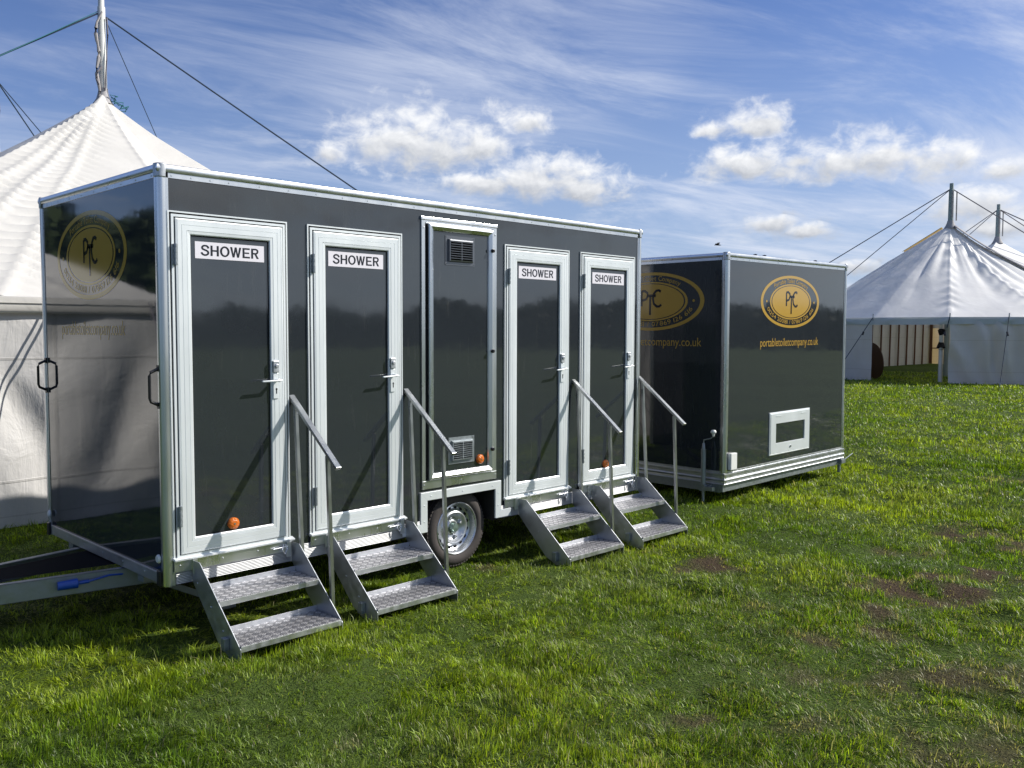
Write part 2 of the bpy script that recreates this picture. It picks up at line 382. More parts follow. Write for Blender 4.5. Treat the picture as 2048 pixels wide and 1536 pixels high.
def arc_text(mb, text, rx, ry, a0, a1, hgt, place, top=True, wfac=1.):
    ref = glyphs('H', 1.)[0]; cap = max(v[1] for v in ref); k = hgt / cap
    N = 400; an = [a0 + (a1 - a0) * i / N for i in range(N + 1)]; cum = [0.]
    for i in range(N): cum.append(cum[-1] + math.hypot(rx * (math.cos(an[i + 1]) - math.cos(an[i])), ry * (math.sin(an[i + 1]) - math.sin(an[i]))))
    ws = []
    for ch in text:
        if ch == ' ': ws.append(.30); continue
        xs = [v[0] for v in glyphs(ch, 1., .004)[0]]; ws.append(max(xs) - min(xs) + .10)
    tot = sum(ws); kk = cum[-1] / tot; pos = 0.
    for ch, w_ in zip(text, ws):
        c_ = (pos + w_ / 2) * kk; pos += w_
        if ch == ' ': continue
        j = min(range(N + 1), key=lambda q: abs(cum[q] - c_)); a = an[j]; vs, fs = glyphs(ch, 1., .004)
        xs = [v[0] for v in vs]; cx = (min(xs) + max(xs)) / 2
        p = Vector((rx * math.cos(a), ry * math.sin(a))); t = Vector((-rx * math.sin(a), ry * math.cos(a))).normalized()
        if top: t = -t
        nrm = Vector((-t.y, t.x)); q = []
        for v in vs: r = p + t * ((v[0] - cx) * kk) + nrm * ((v[1] - cap * .4) * k); q.append(place(r.x, r.y))
        mb.add(q, fs)

def helv(mb, place, w, h):
    """the word SHOWER in plain grotesque capitals, w x h, centred"""
    x = 0.; parts = []
    def rc(a, b_, c, d): parts.append(([(a, b_), (c, b_), (c, d), (a, d)], [(0, 1, 2, 3)]))
    def rib(pts, t):
        n = len(pts); vs = []
        for i, p in enumerate(pts):
            a = Vector(pts[max(0, i - 1)]); b_ = Vector(pts[min(n - 1, i + 1)]); d = (b_ - a).normalized(); q = Vector((-d.y, d.x)) * t / 2
            vs += [(p[0] + q.x, p[1] + q.y), (p[0] - q.x, p[1] - q.y)]
        parts.append((vs, [(2 * i, 2 * i + 1, 2 * i + 3, 2 * i + 2) for i in range(n - 1)]))
    o = lambda L: [(a + x, b_) for a, b_ in L]
    rib(o([(.61, .70), (.57, .84), (.46, .935), (.33, .955), (.19, .92), (.11, .82), (.10, .71), (.17, .61), (.30, .55), (.44, .49), (.56, .41), (.60, .28), (.55, .14), (.43, .06), (.30, .045), (.16, .10), (.075, .20), (.065, .30)]), .165); x += .78
    rc(x, 0, x + .17, 1); rc(x + .51, 0, x + .68, 1); rc(x + .17, .43, x + .51, .58); x += .78
    n = 36; vs = []
    for j in range(n):
        a = 2 * PI * j / n; vs += [(x + .40 + .40 * math.cos(a), .5 + .52 * math.sin(a)), (x + .40 + .228 * math.cos(a), .5 + .365 * math.sin(a))]
    parts.append((vs, [(2 * j, 2 * ((j + 1) % n), 2 * ((j + 1) % n) + 1, 2 * j + 1) for j in range(n)])); x += .85
    for poly in ([(0, 1), (.175, 1), (.285, .29), (.285, 0), (.205, 0)], [(.285, .29), (.395, 1), (.475, .62), (.365, 0), (.285, 0)], [(.395, 1), (.555, 1), (.475, .62)], [(.475, .62), (.555, 1), (.665, .29), (.665, 0), (.585, 0)], [(.665, .29), (.775, 1), (.95, 1), (.745, 0), (.665, 0)]):
        parts.append((o(poly), [tuple(range(len(poly)))]))
    x += 1.06
    rc(x, 0, x + .17, 1); rc(x + .17, .845, x + .63, 1); rc(x + .17, .44, x + .57, .57); rc(x + .17, 0, x + .64, .155); x += .75
    rc(x, 0, x + .17, 1); rib(o([(.17, .925), (.38, .935), (.48, .91), (.55, .83), (.565, .73), (.54, .61), (.47, .53), (.38, .505), (.17, .505)]), .155); parts.append((o([(.30, .425), (.47, .425), (.67, 0), (.48, 0)]), [(0, 1, 2, 3)])); x += .66
    for vs, fs in parts: mb.add([place((a / x - .5) * w, (b_ - .5) * h) for a, b_ in vs], fs)

def logo(parent, place, hw, hh, below=.48, webw=1.22):
    """oval badge: place(u, v, d) maps badge coordinates, d is how far it stands proud"""
    def ell(mb, r0, r1, d, n=72):
        vs = []; fs = []
        for j in range(n):
            a = 2 * PI * j / n
            vs.append(place(r1[0] * math.cos(a), r1[1] * math.sin(a), d))
            vs.append(place(r0[0] * math.cos(a), r0[1] * math.sin(a), d))
        if r0[0] == 0: mb.add([place(r1[0] * math.cos(2 * PI * j / n), r1[1] * math.sin(2 * PI * j / n), d) for j in range(n)], [list(range(n))])
        else: mb.add(vs, [(2 * j, 2 * ((j + 1) % n), 2 * ((j + 1) % n) + 1, 2 * j + 1) for j in range(n)])
    g = MB(); w = hw; h = hh
    ell(g, (w * .925, h * .90), (w, h), .0012)
    ell(g, (w * .66, h * .625), (w * .705, h * .675), .0012)
    ell(g, (0, 0), (w * .635, h * .60), .0012)
    for s_ in (-1, 1):
        vs = [place(s_ * w * .81 + w * .022 * math.cos(2 * PI * j / 16), h * .045 * math.sin(2 * PI * j / 16), .0012) for j in range(16)]
        g.add(vs, [list(range(16))])
    P2 = lambda u, v: place(u, v, .0012)
    arc_text(g, 'Portable Toilet Company', w * .81, h * .785, math.radians(135), math.radians(45), h * .155, P2, True, 1.15)
    arc_text(g, '01254 200181 / 07869 126 616', w * .815, h * .79, math.radians(197), math.radians(343), h * .15, P2, False, 1.05)
    put_text(g, 'portabletoiletcompany.co.uk', webw, .112, lambda u, v: place(u, v - below, .0012), 0.)
    o = g.build('logo', M['gold'], parent, recalc=False)
    # monogram strokes
    k = MB()
    def stroke(pts, t):
        n = len(pts); vs = []
        for i, p in enumerate(pts):
            a = Vector(pts[max(0, i - 1)]); b = Vector(pts[min(n - 1, i + 1)]); d = (b - a).normalized(); q = Vector((-d.y, d.x)) * t / 2
            vs += [place(p[0] + q.x, p[1] + q.y, .0024), place(p[0] - q.x, p[1] - q.y, .0024)]
        k.add(vs, [(2 * i, 2 * i + 1, 2 * i + 3, 2 * i + 2) for i in range(n - 1)])
    t = hh * .085
    stroke([(-w * .165, h * .36), (-w * .165, -h * .16)], t)
    stroke([(-w * .165, h * .36), (-w * .10, h * .37), (-w * .05, h * .30), (-w * .045, h * .20), (-w * .08, h * .08), (-w * .165, h * .04)], t)
    stroke([(-w * .06, h * .20), (w * .11, h * .20)], t * 1.1)
    stroke([(w * .005, h * .20), (w * .0, -h * .46)], t)
    stroke([(w * .205, h * .33), (w * .17, h * .38), (w * .12, h * .37), (w * .075, h * .27), (w * .055, h * .1), (w * .075, -h * .08), (w * .13, -h * .17), (w * .18, -h * .17), (w * .215, -h * .11)], t)
    k.build('monogram', M['ink'], o, recalc=False)
    return o

# ------------------------------------------------------------------ ground
def hgt(x, y):
    d = np.sqrt((x + 2) ** 2 + (y + 4.7) ** 2); f = np.clip(1.2 - d / 60, 0, 1)
    return ((fbm(x * .9, y * .9, 3, 3) - .5) * .09 + (vn(x * 3.6, y * 3.6, 9) - .5) * .040) * f - .012
DP = [(3.5,-1.16,.20,.30,1),(3.9,-2.38,.19,.31,1),(3.75,-2.66,.21,.21,1),(4.11,-2.75,.16,.23,1),(4.63,-2.76,.14,.2,1),(6.07,-2.25,.34,.26,1),(5.64,-2.65,.14,.5,1),
 (2.62,-2.47,.12,.10,.8),(2.91,-2.69,.16,.16,.9),(1.19,-2.53,.10,.06,.8),(1.97,-2.68,.2,.11,.6),(2.26,-3.05,.19,.22,.6),(1.83,-3.58,.34,.3,.7),(3.52,-.66,.2,.12,.6),(.71,-2.67,.08,.07,.5),
 (2.33,-.11,.10,.12,.6),(.03,-1.65,.1,.06,.4),(1.5,-2.95,.16,.08,.5),(2.9,-1.9,.10,.12,.4),(5.1,-2.2,.2,.2,.4),(-.2,-2.4,.1,.08,.35),(7.6,-3.1,.5,.3,.6),(9.2,-1.6,.4,.3,.4),(4.35,-2.55,.35,.12,1),(3.3,-2.5,.14,.14,.9),(2.6,-3.3,.28,.2,.8),(1.2,-3.6,.2,.12,.8),(5.9,-2.7,.3,.16,.9),(2.1,-3.9,.3,.2,.9),(.5,-3.3,.16,.08,.6),(4.9,-1.9,.14,.1,.7)]
def dirt(x, y):
    x = np.asarray(x, float); y = np.asarray(y, float); t = np.zeros_like(x)
    wob = (fbm(x * 7, y * 7, 21, 4) - .5) * 3.0
    for cx, cy, a, b, s in DP:
        u = (x - cx) * .702 - (y - cy) * .712; v = (x - cx) * .712 + (y - cy) * .702
        r = np.sqrt((u / a) ** 2 + (v / b) ** 2) + wob
        t = np.maximum(t, s * np.clip((1.2 - r) / .8, 0, 1))
    return t
def axis(lo, hi, st, far):
    a = list(np.arange(lo, hi, st)); s = st; x = hi
    while x < far: a.append(x); s *= 1.22; x += s
    a.append(far); s = st; x = lo - st; b = []
    while x > -far: b.append(x); s *= 1.22; x -= s
    b.append(-far); return np.array(b[::-1] + a)
ax, ay = axis(-5., 13., .09, 900.), axis(-6., 11., .09, 900.)
X, Y = np.meshgrid(ax, ay); Z = hgt(X, Y); D = dirt(X, Y)
nx, ny = len(ax), len(ay)
co = np.stack([X.ravel(), Y.ravel(), Z.ravel()], 1)
i = np.arange(nx * ny).reshape(ny, nx)
fa = np.stack([i[:-1, :-1].ravel(), i[:-1, 1:].ravel(), i[1:, 1:].ravel(), i[1:, :-1].ravel()], 1)
def np_mesh(name, co, faces, sizes):
    me = bpy.data.meshes.new(name); me.vertices.add(len(co)); me.vertices.foreach_set('co', co.astype(np.float32).ravel())
    me.loops.add(len(faces)); me.loops.foreach_set('vertex_index', faces.astype(np.int32))
    me.polygons.add(len(sizes)); st = np.concatenate([[0], np.cumsum(sizes)[:-1]]).astype(np.int32)
    me.polygons.foreach_set('loop_start', st)
    try: me.polygons.foreach_set('loop_total', np.asarray(sizes, np.int32))
    except Exception: pass
    me.update(calc_edges=True); return me
gm = np_mesh('ground', co, fa.ravel(), np.full(len(fa), 4)); gm.polygons.foreach_set('use_smooth', [True] * len(fa))
at_ = gm.attributes.new('dirt', 'FLOAT', 'POINT'); at_.data.foreach_set('value', D.ravel().astype(np.float32))
m, T, b = new_mat('turf_soil')
an = T.n('ShaderNodeAttribute', attribute_name='dirt'); tc = T.n('ShaderNodeTexCoord')
n1 = T.noise(tc.outputs['Object'], 3.0, 8, .65); n2 = T.noise(tc.outputs['Object'], 60, 4, .6); n3 = T.noise(tc.outputs['Object'], .25, 4, .5)
g = T.mix(T.ramp(n1, .3, .7), (.034, .062, .008, 1), (.070, .11, .018, 1)); g = T.mix(T.ramp(n3, .35, .65), g, (.075, .115, .024, 1))
dd = T.mix(n2, (.035, .026, .016, 1), (.13, .092, .058, 1))
T.set(b.inputs['Base Color'], T.mix(an.outputs['Fac'], g, dd)); b.inputs['Roughness'].default_value = .95; b.inputs['Specular IOR Level'].default_value = .1
bn = T.n('ShaderNodeBump'); bn.inputs['Strength'].default_value = 1; bn.inputs['Distance'].default_value = .05; T.set(bn.inputs['Height'], T.m('ADD', n2, T.noise(tc.outputs['Object'], 17, 5, .6))); T.nt.links.new(bn.outputs[0], b.inputs['Normal'])
gm.materials.append(m); go = bpy.data.objects.new('ground', gm); sc.collection.objects.link(go); go['kind'] = 'structure'

# ------------------------------------------------------------------ grass blades, one object
def grass():
    R0, D0 = 5.0, 20500
    half = math.radians(43)
    def samp(r0, r1, n, p):      # radial pdf ~ r^p
        u = rng.random(n)
        if p == 1: return np.sqrt(r0 ** 2 + u * (r1 ** 2 - r0 ** 2))
        return r0 * (r1 / r0) ** u
    nA = int(D0 * half * (R0 ** 2 - 2.6 ** 2)); nB = int(D0 * R0 ** 2 * 2 * half * math.log(42 / R0))
    r = np.concatenate([samp(2.6, R0, nA, 1), samp(R0, 42., nB, -1)]); n = len(r)
    fa_ = math.atan2(.7006, .7111); th = fa_ + (rng.random(n) * 2 - 1) * half
    x = CP.x + r * np.cos(th); y = CP.y + r * np.sin(th)
    keep = np.ones(n, bool)
    dm = dirt(x, y); keep &= rng.random(n) > np.clip(dm * 1.0, 0, .90)
    keep &= ~((r > 12) & (y > 3.7) & (x > -1.6) & (x < 8.4) & (y < 22))            # under the near marquee
    cl_ = fbm(x * 2.6, y * 2.6, 40, 3); keep &= rng.random(n) > np.clip(.62 - cl_, 0, .5) * 1.3
    x, y, r, dm, cl_ = x[keep], y[keep], r[keep], dm[keep], cl_[keep]; n = len(x)
    s = np.maximum(1, r / R0)
    big_ = fbm(x * .55, y * .55, 51, 3)
    tuft = fbm(x * 3.1, y * 3.1, 88, 3)
    L = (.022 + .034 * rng.random(n) ** 2.0) * (.5 + 1.0 * tuft) * (.8 + .5 * big_) * (1 - .35 * dm)
    L[rng.random(n) < .010] *= 1.9
    L *= s ** .28
    w = (.0009 + .0014 * rng.random(n)) * s ** .95
    # lean: tufts lean together
    cs = .075 * s; gx, gy = np.floor(x / .075), np.floor(y / .075)                # tufts: blades splay from their centre
    tcx, tcy = (gx + _h(gx, gy, 31)) * .075, (gy + _h(gx, gy, 57)) * .075
    out = np.arctan2(y - tcy, x - tcx); cla = (fbm(x * 1.1, y * 1.1, 61, 3) - .5) * 5 * 2 * PI
    la = np.arctan2(np.sin(out) * .8 + np.sin(cla) * .7, np.cos(out) * .8 + np.cos(cla) * .7) + rng.normal(0, .7, n)
    th_ = _h(gx, gy, 91)
    L = L * (.65 + .7 * th_); ln = np.clip(.80 + 1.5 * (fbm(x * 1.7, y * 1.7, 71, 3) - .5) + .5 * (_h(gx, gy, 13) - .5) + rng.normal(0, .22, n), .12, .99)
    lx, ly = np.cos(la), np.sin(la)
    wa = la + PI / 2 + rng.normal(0, .6, n); wx, wy = np.cos(wa) * w, np.sin(wa) * w
    z0 = hgt(x, y) - .006
    hz_ = L * np.sqrt(np.maximum(0, 1 - ln ** 2)); hx = L * ln
    P = np.zeros((n, 5, 3))
    P[:, 0] = np.stack([x - wx, y - wy, z0], 1); P[:, 1] = np.stack([x + wx, y + wy, z0], 1)
    mx, my, mz = x + lx * hx * .30, y + ly * hx * .30, z0 + hz_ * .62 + L * .06
    P[:, 2] = np.stack([mx + wx * .85, my + wy * .85, mz], 1); P[:, 3] = np.stack([mx - wx * .85, my - wy * .85, mz], 1)
    P[:, 4] = np.stack([x + lx * hx, y + ly * hx, z0 + hz_ + L * .02], 1)
    base = (np.arange(n) * 5)[:, None]
    f = (base + np.array([[0, 1, 2, 3, 3, 2, 4]])).ravel(); sz = np.tile([4, 3], n)
    me = np_mesh('grass', P.reshape(-1, 3), f, sz)
    # colours of single blades
    C0 = np.array([.135, .230, .013]); C1 = np.array([.36, .45, .032]); C2 = np.array([.30, .34, .14]); C3 = np.array([.36, .32, .20]); C4 = np.array([.026, .066, .006])
    t = np.clip(fbm(x * .8, y * .8, 91, 3) * 1.7 - .5 + rng.normal(0, .22, n), 0, 1)[:, None]
    c = C0 * (1 - t) + C1 * t
    t = (np.clip((fbm(x * 1.1, y * 1.1, 101, 3) - .52) * 4.5, 0, 1) * rng.random(n))[:, None] * .75; c = c * (1 - t) + C2 * t  # pale blades in patches, with the turf's sheen put into the colour
    t = (rng.random(n) < .24)[:, None] * .7; c = c * (1 - t) + C4 * t
    dry = (rng.random(n) < (.03 + .75 * np.clip(dm * 1.6, 0, 1) +   .16 * np.clip((2.9 - np.hypot(x - 2.0, y + 3.6)) / 2.2, 0, 1)))[:, None] * .85
    c = c * (1 - dry) + C3 * dry; c *= ((.5 + 1.0 * rng.random(n) ** 1.3) * (.72 + .56 * _h(gx, gy, 77)))[:, None]
    col = np.ones((n, 5, 4)); col[:, :, :3] = c[:, None, :]
    a = me.attributes.new('Col', 'FLOAT_COLOR', 'POINT'); a.data.foreach_set('color', col.astype(np.float32).ravel())
    m, T, b = new_mat('grass_blades'); an = T.n('ShaderNodeAttribute', attribute_name='Col')
    T.set(b.inputs['Base Color'], an.outputs['Color']); b.inputs['Roughness'].default_value = .40; b.inputs['Specular IOR Level'].default_value = .32
    tr = T.n('ShaderNodeBsdfTranslucent'); ml = T.n('ShaderNodeMix', data_type='RGBA', blend_type='MULTIPLY'); ml.inputs[0].default_value = 1
    T.set(ml.inputs[6], an.outputs['Color']); ml.inputs[7].default_value = (1.35, 1.35, .55, 1); T.nt.links.new(ml.outputs[2], tr.inputs[0])
    mxs = T.n('ShaderNodeMixShader'); mxs.inputs[0].default_value = .44
    T.nt.links.new(b.outputs[0], mxs.inputs[1]); T.nt.links.new(tr.outputs[0], mxs.inputs[2]); T.nt.links.new(mxs.outputs[0], T.nt.nodes['Material Output'].inputs[0])
    me.materials.append(m); o = bpy.data.objects.new('grass', me); sc.collection.objects.link(o); o['kind'] = 'stuff'
    return n
print('blades', grass())

# ------------------------------------------------------------------ shower trailer
L1, D1, Z0, ZT = 4.25, 1.8146, .306, 2.556
ORG = Vector((L1 / 2, D1 / 2, 0))
T1 = thing('shower_trailer', 'long dark grey shower trailer with four white-framed doors and silver edging', 'trailer', tuple(ORG))
WX0, WX1, WZ = 1.83, 2.478, .53
mb = MB()
mb.quad((0, 0, Z0), (WX0, 0, Z0), (WX0, 0, ZT), (0, 0, ZT)); mb.quad((WX1, 0, Z0), (L1, 0, Z0), (L1, 0, ZT), (WX1, 0, ZT)); mb.quad((WX0, 0, WZ), (WX1, 0, WZ), (WX1, 0, ZT), (WX0, 0, ZT))
mb.quad((0, 0, Z0), (0, D1, Z0), (0, D1, ZT), (0, 0, ZT)); mb.quad((L1, 0, Z0), (L1, D1, Z0), (L1, D1, ZT), (L1, 0, ZT)); mb.quad((0, D1, Z0), (L1, D1, Z0), (L1, D1, ZT), (0, D1, ZT))
mb.quad((0, 0, ZT - .005), (L1, 0, ZT - .005), (L1, D1, ZT - .005), (0, D1, ZT - .005))
mb.cur = 1
WD = .36
mb.quad((WX0, 0, Z0), (WX0, WD, Z0), (WX0, WD, WZ), (WX0, 0, WZ)); mb.quad((WX1, 0, Z0), (WX1, WD, Z0), (WX1, WD, WZ), (WX1, 0, WZ))
mb.quad((WX0, 0, WZ), (WX1, 0, WZ), (WX1, WD, WZ), (WX0, WD, WZ)); mb.quad((WX0, WD, Z0), (WX1, WD, Z0), (WX1, WD, WZ), (WX0, WD, WZ))
mb.box(.02, WX0 - .003, .02, D1 - .02, Z0 - .02, Z0 + .004); mb.box(WX1 + .003, L1 - .02, .02, D1 - .02, Z0 - .02, Z0 + .004); mb.box(WX0 - .003, WX1 + .003, WD + .003, D1 - .02, Z0 - .02, Z0 + .004)
mb.build('body', [M['panel'], M['under']], T1, recalc=False)
MB().box(.01, L1 - .01, .01, D1 - .01, ZT - .004, ZT + .004).build('roof', M['plastic_w'], T1)

def rivet(mb, c, n, r=.005):
    """small domed rivet at c, facing n"""
    n = Vector(n).normalized(); u = n.cross(Vector((0, 0, 1))); u = u.normalized() if u.length > .1 else Vector((1, 0, 0)); w = n.cross(u); c = Vector(c); k = 8
    vs = []
    for rr, hh_ in ((r, 0), (r * .75, r * .5)):
        vs += [c + (u * math.cos(2 * PI * j / k) + w * math.sin(2 * PI * j / k)) * rr + n * hh_ for j in range(k)]
    mb.add(vs, [(j, (j + 1) % k, k + (j + 1) % k, k + j) for j in range(k)] + [list(range(k, 2 * k))])

def shell(root, L, Dp, z0, zt, postz0, rail):
    """edging shared by both trailers"""
    t = MB()
    t.hring(0, L, 0, Dp, [(0, zt - .062), (.004, zt - .062), (.004, zt - .036), (.0095, zt - .033), (.013, zt - .022), (.0135, zt - .010), (.010, zt + .003), (.002, zt + .008), (-.03, zt + .009), (-.03, zt + .004)])
    x = .07
    while x < L: rivet(t, (x, -.004, zt - .049), (0, -1, 0)); rivet(t, (x, Dp + .004, zt - .049), (0, 1, 0)); x += .19 if x > .3 else .11
    y = .08
    while y < Dp - .04: rivet(t, (-.004, y, zt - .049), (-1, 0, 0)); rivet(t, (L + .004, y, zt - .049), (1, 0, 0)); y += .2
    t.build('roof_trim', M['alu'], root, smooth=True, angle=40)
    prof = [(.050, .0), (.050, -.004), (.032, -.004), (.030, -.010), (.018, -.012)]
    arc = [(.018 + .030 * math.cos(a), .018 + .030 * math.sin(a)) for a in [math.radians(-90 - 15 * i) for i in range(1, 6)]]
    prof = prof + arc + [(-.012, .018), (-.010, .030), (-.004, .032), (-.004, .050), (.0, .050), (.01, .01)]
    for cx, cy, sx, sy in ((0, 0, 1, 1), (L, 0, -1, 1), (0, Dp, 1, -1), (L, Dp, -1, -1)):
        p = MB(); p.prism([(cx + sx * a, cy + sy * b_) for a, b_ in prof], 2, postz0, zt - .030)
        z = postz0 + .07
        while z < zt - .1: rivet(p, (cx + sx * .041, cy - sy * .004, z), (0, -sy, 0)); rivet(p, (cx - sx * .004, cy + sy * .041, z + .02), (-sx, 0, 0)); z += .215
        p.build('corner_post', M['alu'], root, smooth=True, angle=30)
        c = MB(); pr = [(.036, -.016), (.018, -.016)] + [(.018 + .034 * math.cos(a), .018 + .034 * math.sin(a)) for a in [math.radians(-90 - 15 * i) for i in range(1, 6)]] + [(-.016, .018), (-.016, .036), (.036, .036)]
        c.prism([(cx + sx * a, cy + sy * b_) for a, b_ in pr], 2, zt - .064, zt + .012)
        c.build('corner_cap', M['alu_dull'], root, bevel=.006, smooth=True)
shell(T1, L1, D1, Z0, ZT, Z0 - .012, None)

# bottom rails
mb = MB()
for a, b_ in ((.052, WX0 - .062), (WX1 + .062, L1 - .052)): mb.box(a, b_, -.010, 0.0, Z0 - .006, Z0 + .082)
mb.build('ribbed_rail', M['ribbed'], T1)
mb = MB().box(-.012, 0, .052, D1 - .052, Z0 - .004, Z0 + .058)
for y in np.arange(.25, 1.7, .3): rivet(mb, (-.012, y, Z0 + .03), (-1, 0, 0), .006)
mb.build('end_rail', M['alu_dull'], T1, bevel=.003)
for y in (.045, D1 - .045):
    mb = MB(); mb.box(-.026, -.0125, y - .022, y + .022, Z0 - .012, Z0 + .075); mb.build('rail_cap', M['plastic_k'], T1, bevel=.006)
    mb = MB(); mb.lathe([(.0, -.014), (.018, -.013), (.024, -.006), (.024, 0)], (-.012, y + (.012 if y < 1 else -.012), Z0 + .135), 20, 'x'); mb.build('reflector', M['plastic_w'], T1, smooth=True)
# grab handles on the end
for y in (.028, D1 - .045):
    mb = MB(); zc_ = 1.38
    mb.tube([(-.006, y, zc_ + .10), (-.052, y, zc_ + .078), (-.058, y, zc_ + .06), (-.058, y, zc_ - .06), (-.052, y, zc_ - .078), (-.006, y, zc_ - .10)], .0085, 8)
    mb.box(-.014, -.004, y - .014, y + .014, zc_ + .083, zc_ + .117); mb.box(-.014, -.004, y - .014, y + .014, zc_ - .117, zc_ - .083)
    mb.build('grab_handle', M['plastic_k'], T1, smooth=True)
# wheel arch trim
mb = MB()
a0, a1, at, w_ = WX0 - .06, WX1 + .06, WZ + .052, .058
yy = -.016
mb.prism([(a0, at), (a1, at), (a1 - w_, at - w_), (a0 + w_, at - w_)], 1, yy, -.001)
mb.prism([(a0, at), (a0 + w_, at - w_), (a0 + w_, Z0), (a0, Z0 + w_)], 1, yy, -.001)
mb.prism([(a1, at), (a1 - w_, at - w_), (a1 - w_, Z0), (a1, Z0 + w_)], 1, yy, -.001)
mb.prism([(a0, Z0 + w_), (a0 + w_, Z0), (a0 - .16, Z0), (a0 - .16, Z0 + w_)], 1, yy - .0015, -.012)
mb.prism([(a1, Z0 + w_), (a1 - w_, Z0), (a1 + .10, Z0), (a1 + .10, Z0 + w_)], 1, yy - .0015, -.012)
for x, z in ((a0 + .09, at - .03), ((a0 + a1) / 2, at - .03), (a1 - .09, at - .03), (a0 + .03, at - .09), (a0 + .03, .38), (a1 - .03, at - .09), (a1 - .03, .4), (a0 - .02, Z0 + .03)): rivet(mb, (x, yy, z), (0, -1, 0), .006)
mb.build('wheel_arch_trim', M['frame'], T1, bevel=.0015)

# wheels
def wheel(cx, cy, sgn):
    c = (cx, cy, .268); R = .273
    def P(l): return [(r, sgn * t) for r, t in l]
    tr = MB(); tr.lathe(P([(.176, -.02), (.182, -.052), (.196, -.071), (.222, -.079), (.246, -.074), (.262, -.062), (.270, -.045), (R, -.03), (R - .007, -.026), (R - .007, -.020), (R, -.016), (R, .016), (R - .007, .02), (R - .007, .026), (R, .03), (.262, .06), (.22, .078), (.182, .06), (.176, .03)]), c, 64)
    # tread blocks
    for j in range(64):
        a = 2 * PI * j / 64; u = Vector((math.cos(a), 0, math.sin(a))); v = Vector((-math.sin(a), 0, math.cos(a)))
        for y0_, y1_ in ((-.06, -.034), (.034, .06)):
            q = [Vector(c) + u * (R - .012 + k2) + v * (s2 * .009) + Vector((0, sgn * yq, 0)) for k2 in (0, .013) for s2 in (-1, 1) for yq in (y0_, y1_)]
            tr.add(q, [(0, 1, 3, 2), (4, 6, 7, 5), (0, 4, 5, 1), (2, 3, 7, 6), (0, 2, 6, 4), (1, 5, 7, 3)])
    wo = tr.build('wheel', M['tyre'], T1, smooth=True, angle=40)
    rm = MB(); rm.lathe(P([(.186, -.062), (.190, -.068), (.184, -.072), (.176, -.064), (.170, -.040), (.164, -.022), (.150, -.012), (.140, -.014), (.128, -.030), (.120, -.040), (.113, -.043), (.104, -.040), (.092, -.024), (.078, -.012), (.060, -.008), (.052, -.014), (.046, -.020), (.040, -.020), (.034, -.010), (.0, -.010)]), c, 64)
    rm.cur = 1
    for j in range(16):
        a = 2 * PI * (j + .5) / 16; u = Vector((math.cos(a), 0, math.sin(a))); v = Vector((-math.sin(a), 0, math.cos(a)))
        pts = []
        for q in range(12):
            b2 = 2 * PI * q / 12; rr = .146 + .0095 * math.cos(b2); pts.append(Vector(c) + u * rr + v * .013 * math.sin(b2) + Vector((0, -sgn * (.0175 if rr > .14 else .021), 0)))
        rm.add(pts, [list(range(12))])
    rm.cur = 0
    for j in range(4):
        a = 2 * PI * j / 4 + .35; p = Vector(c) + Vector((math.cos(a) * .072, -sgn * .004, math.sin(a) * .072))
        rm.tube([p, p - Vector((0, sgn * .026, 0)), p - Vector((0, sgn * .030, 0))], .011, 6, rs=[.011, .011, .007])
    rm.build('rim', [M['rim'], M['gap']], wo, smooth=True, angle=30)
    hb = MB(); hb.lathe(P([(.032, -.008), (.031, -.046), (.026, -.054), (.0, -.056)]), c, 24); hb.build('hub_cap', M['hub'], wo, smooth=True, angle=40)
wheel(2.165, .125, 1); wheel(2.165, D1 - .125, -1)
MB().tube([(2.165, .2, .262), (2.165, D1 - .2, .262)], .03, 10).build('axle', M['galv'], T1, smooth=True)

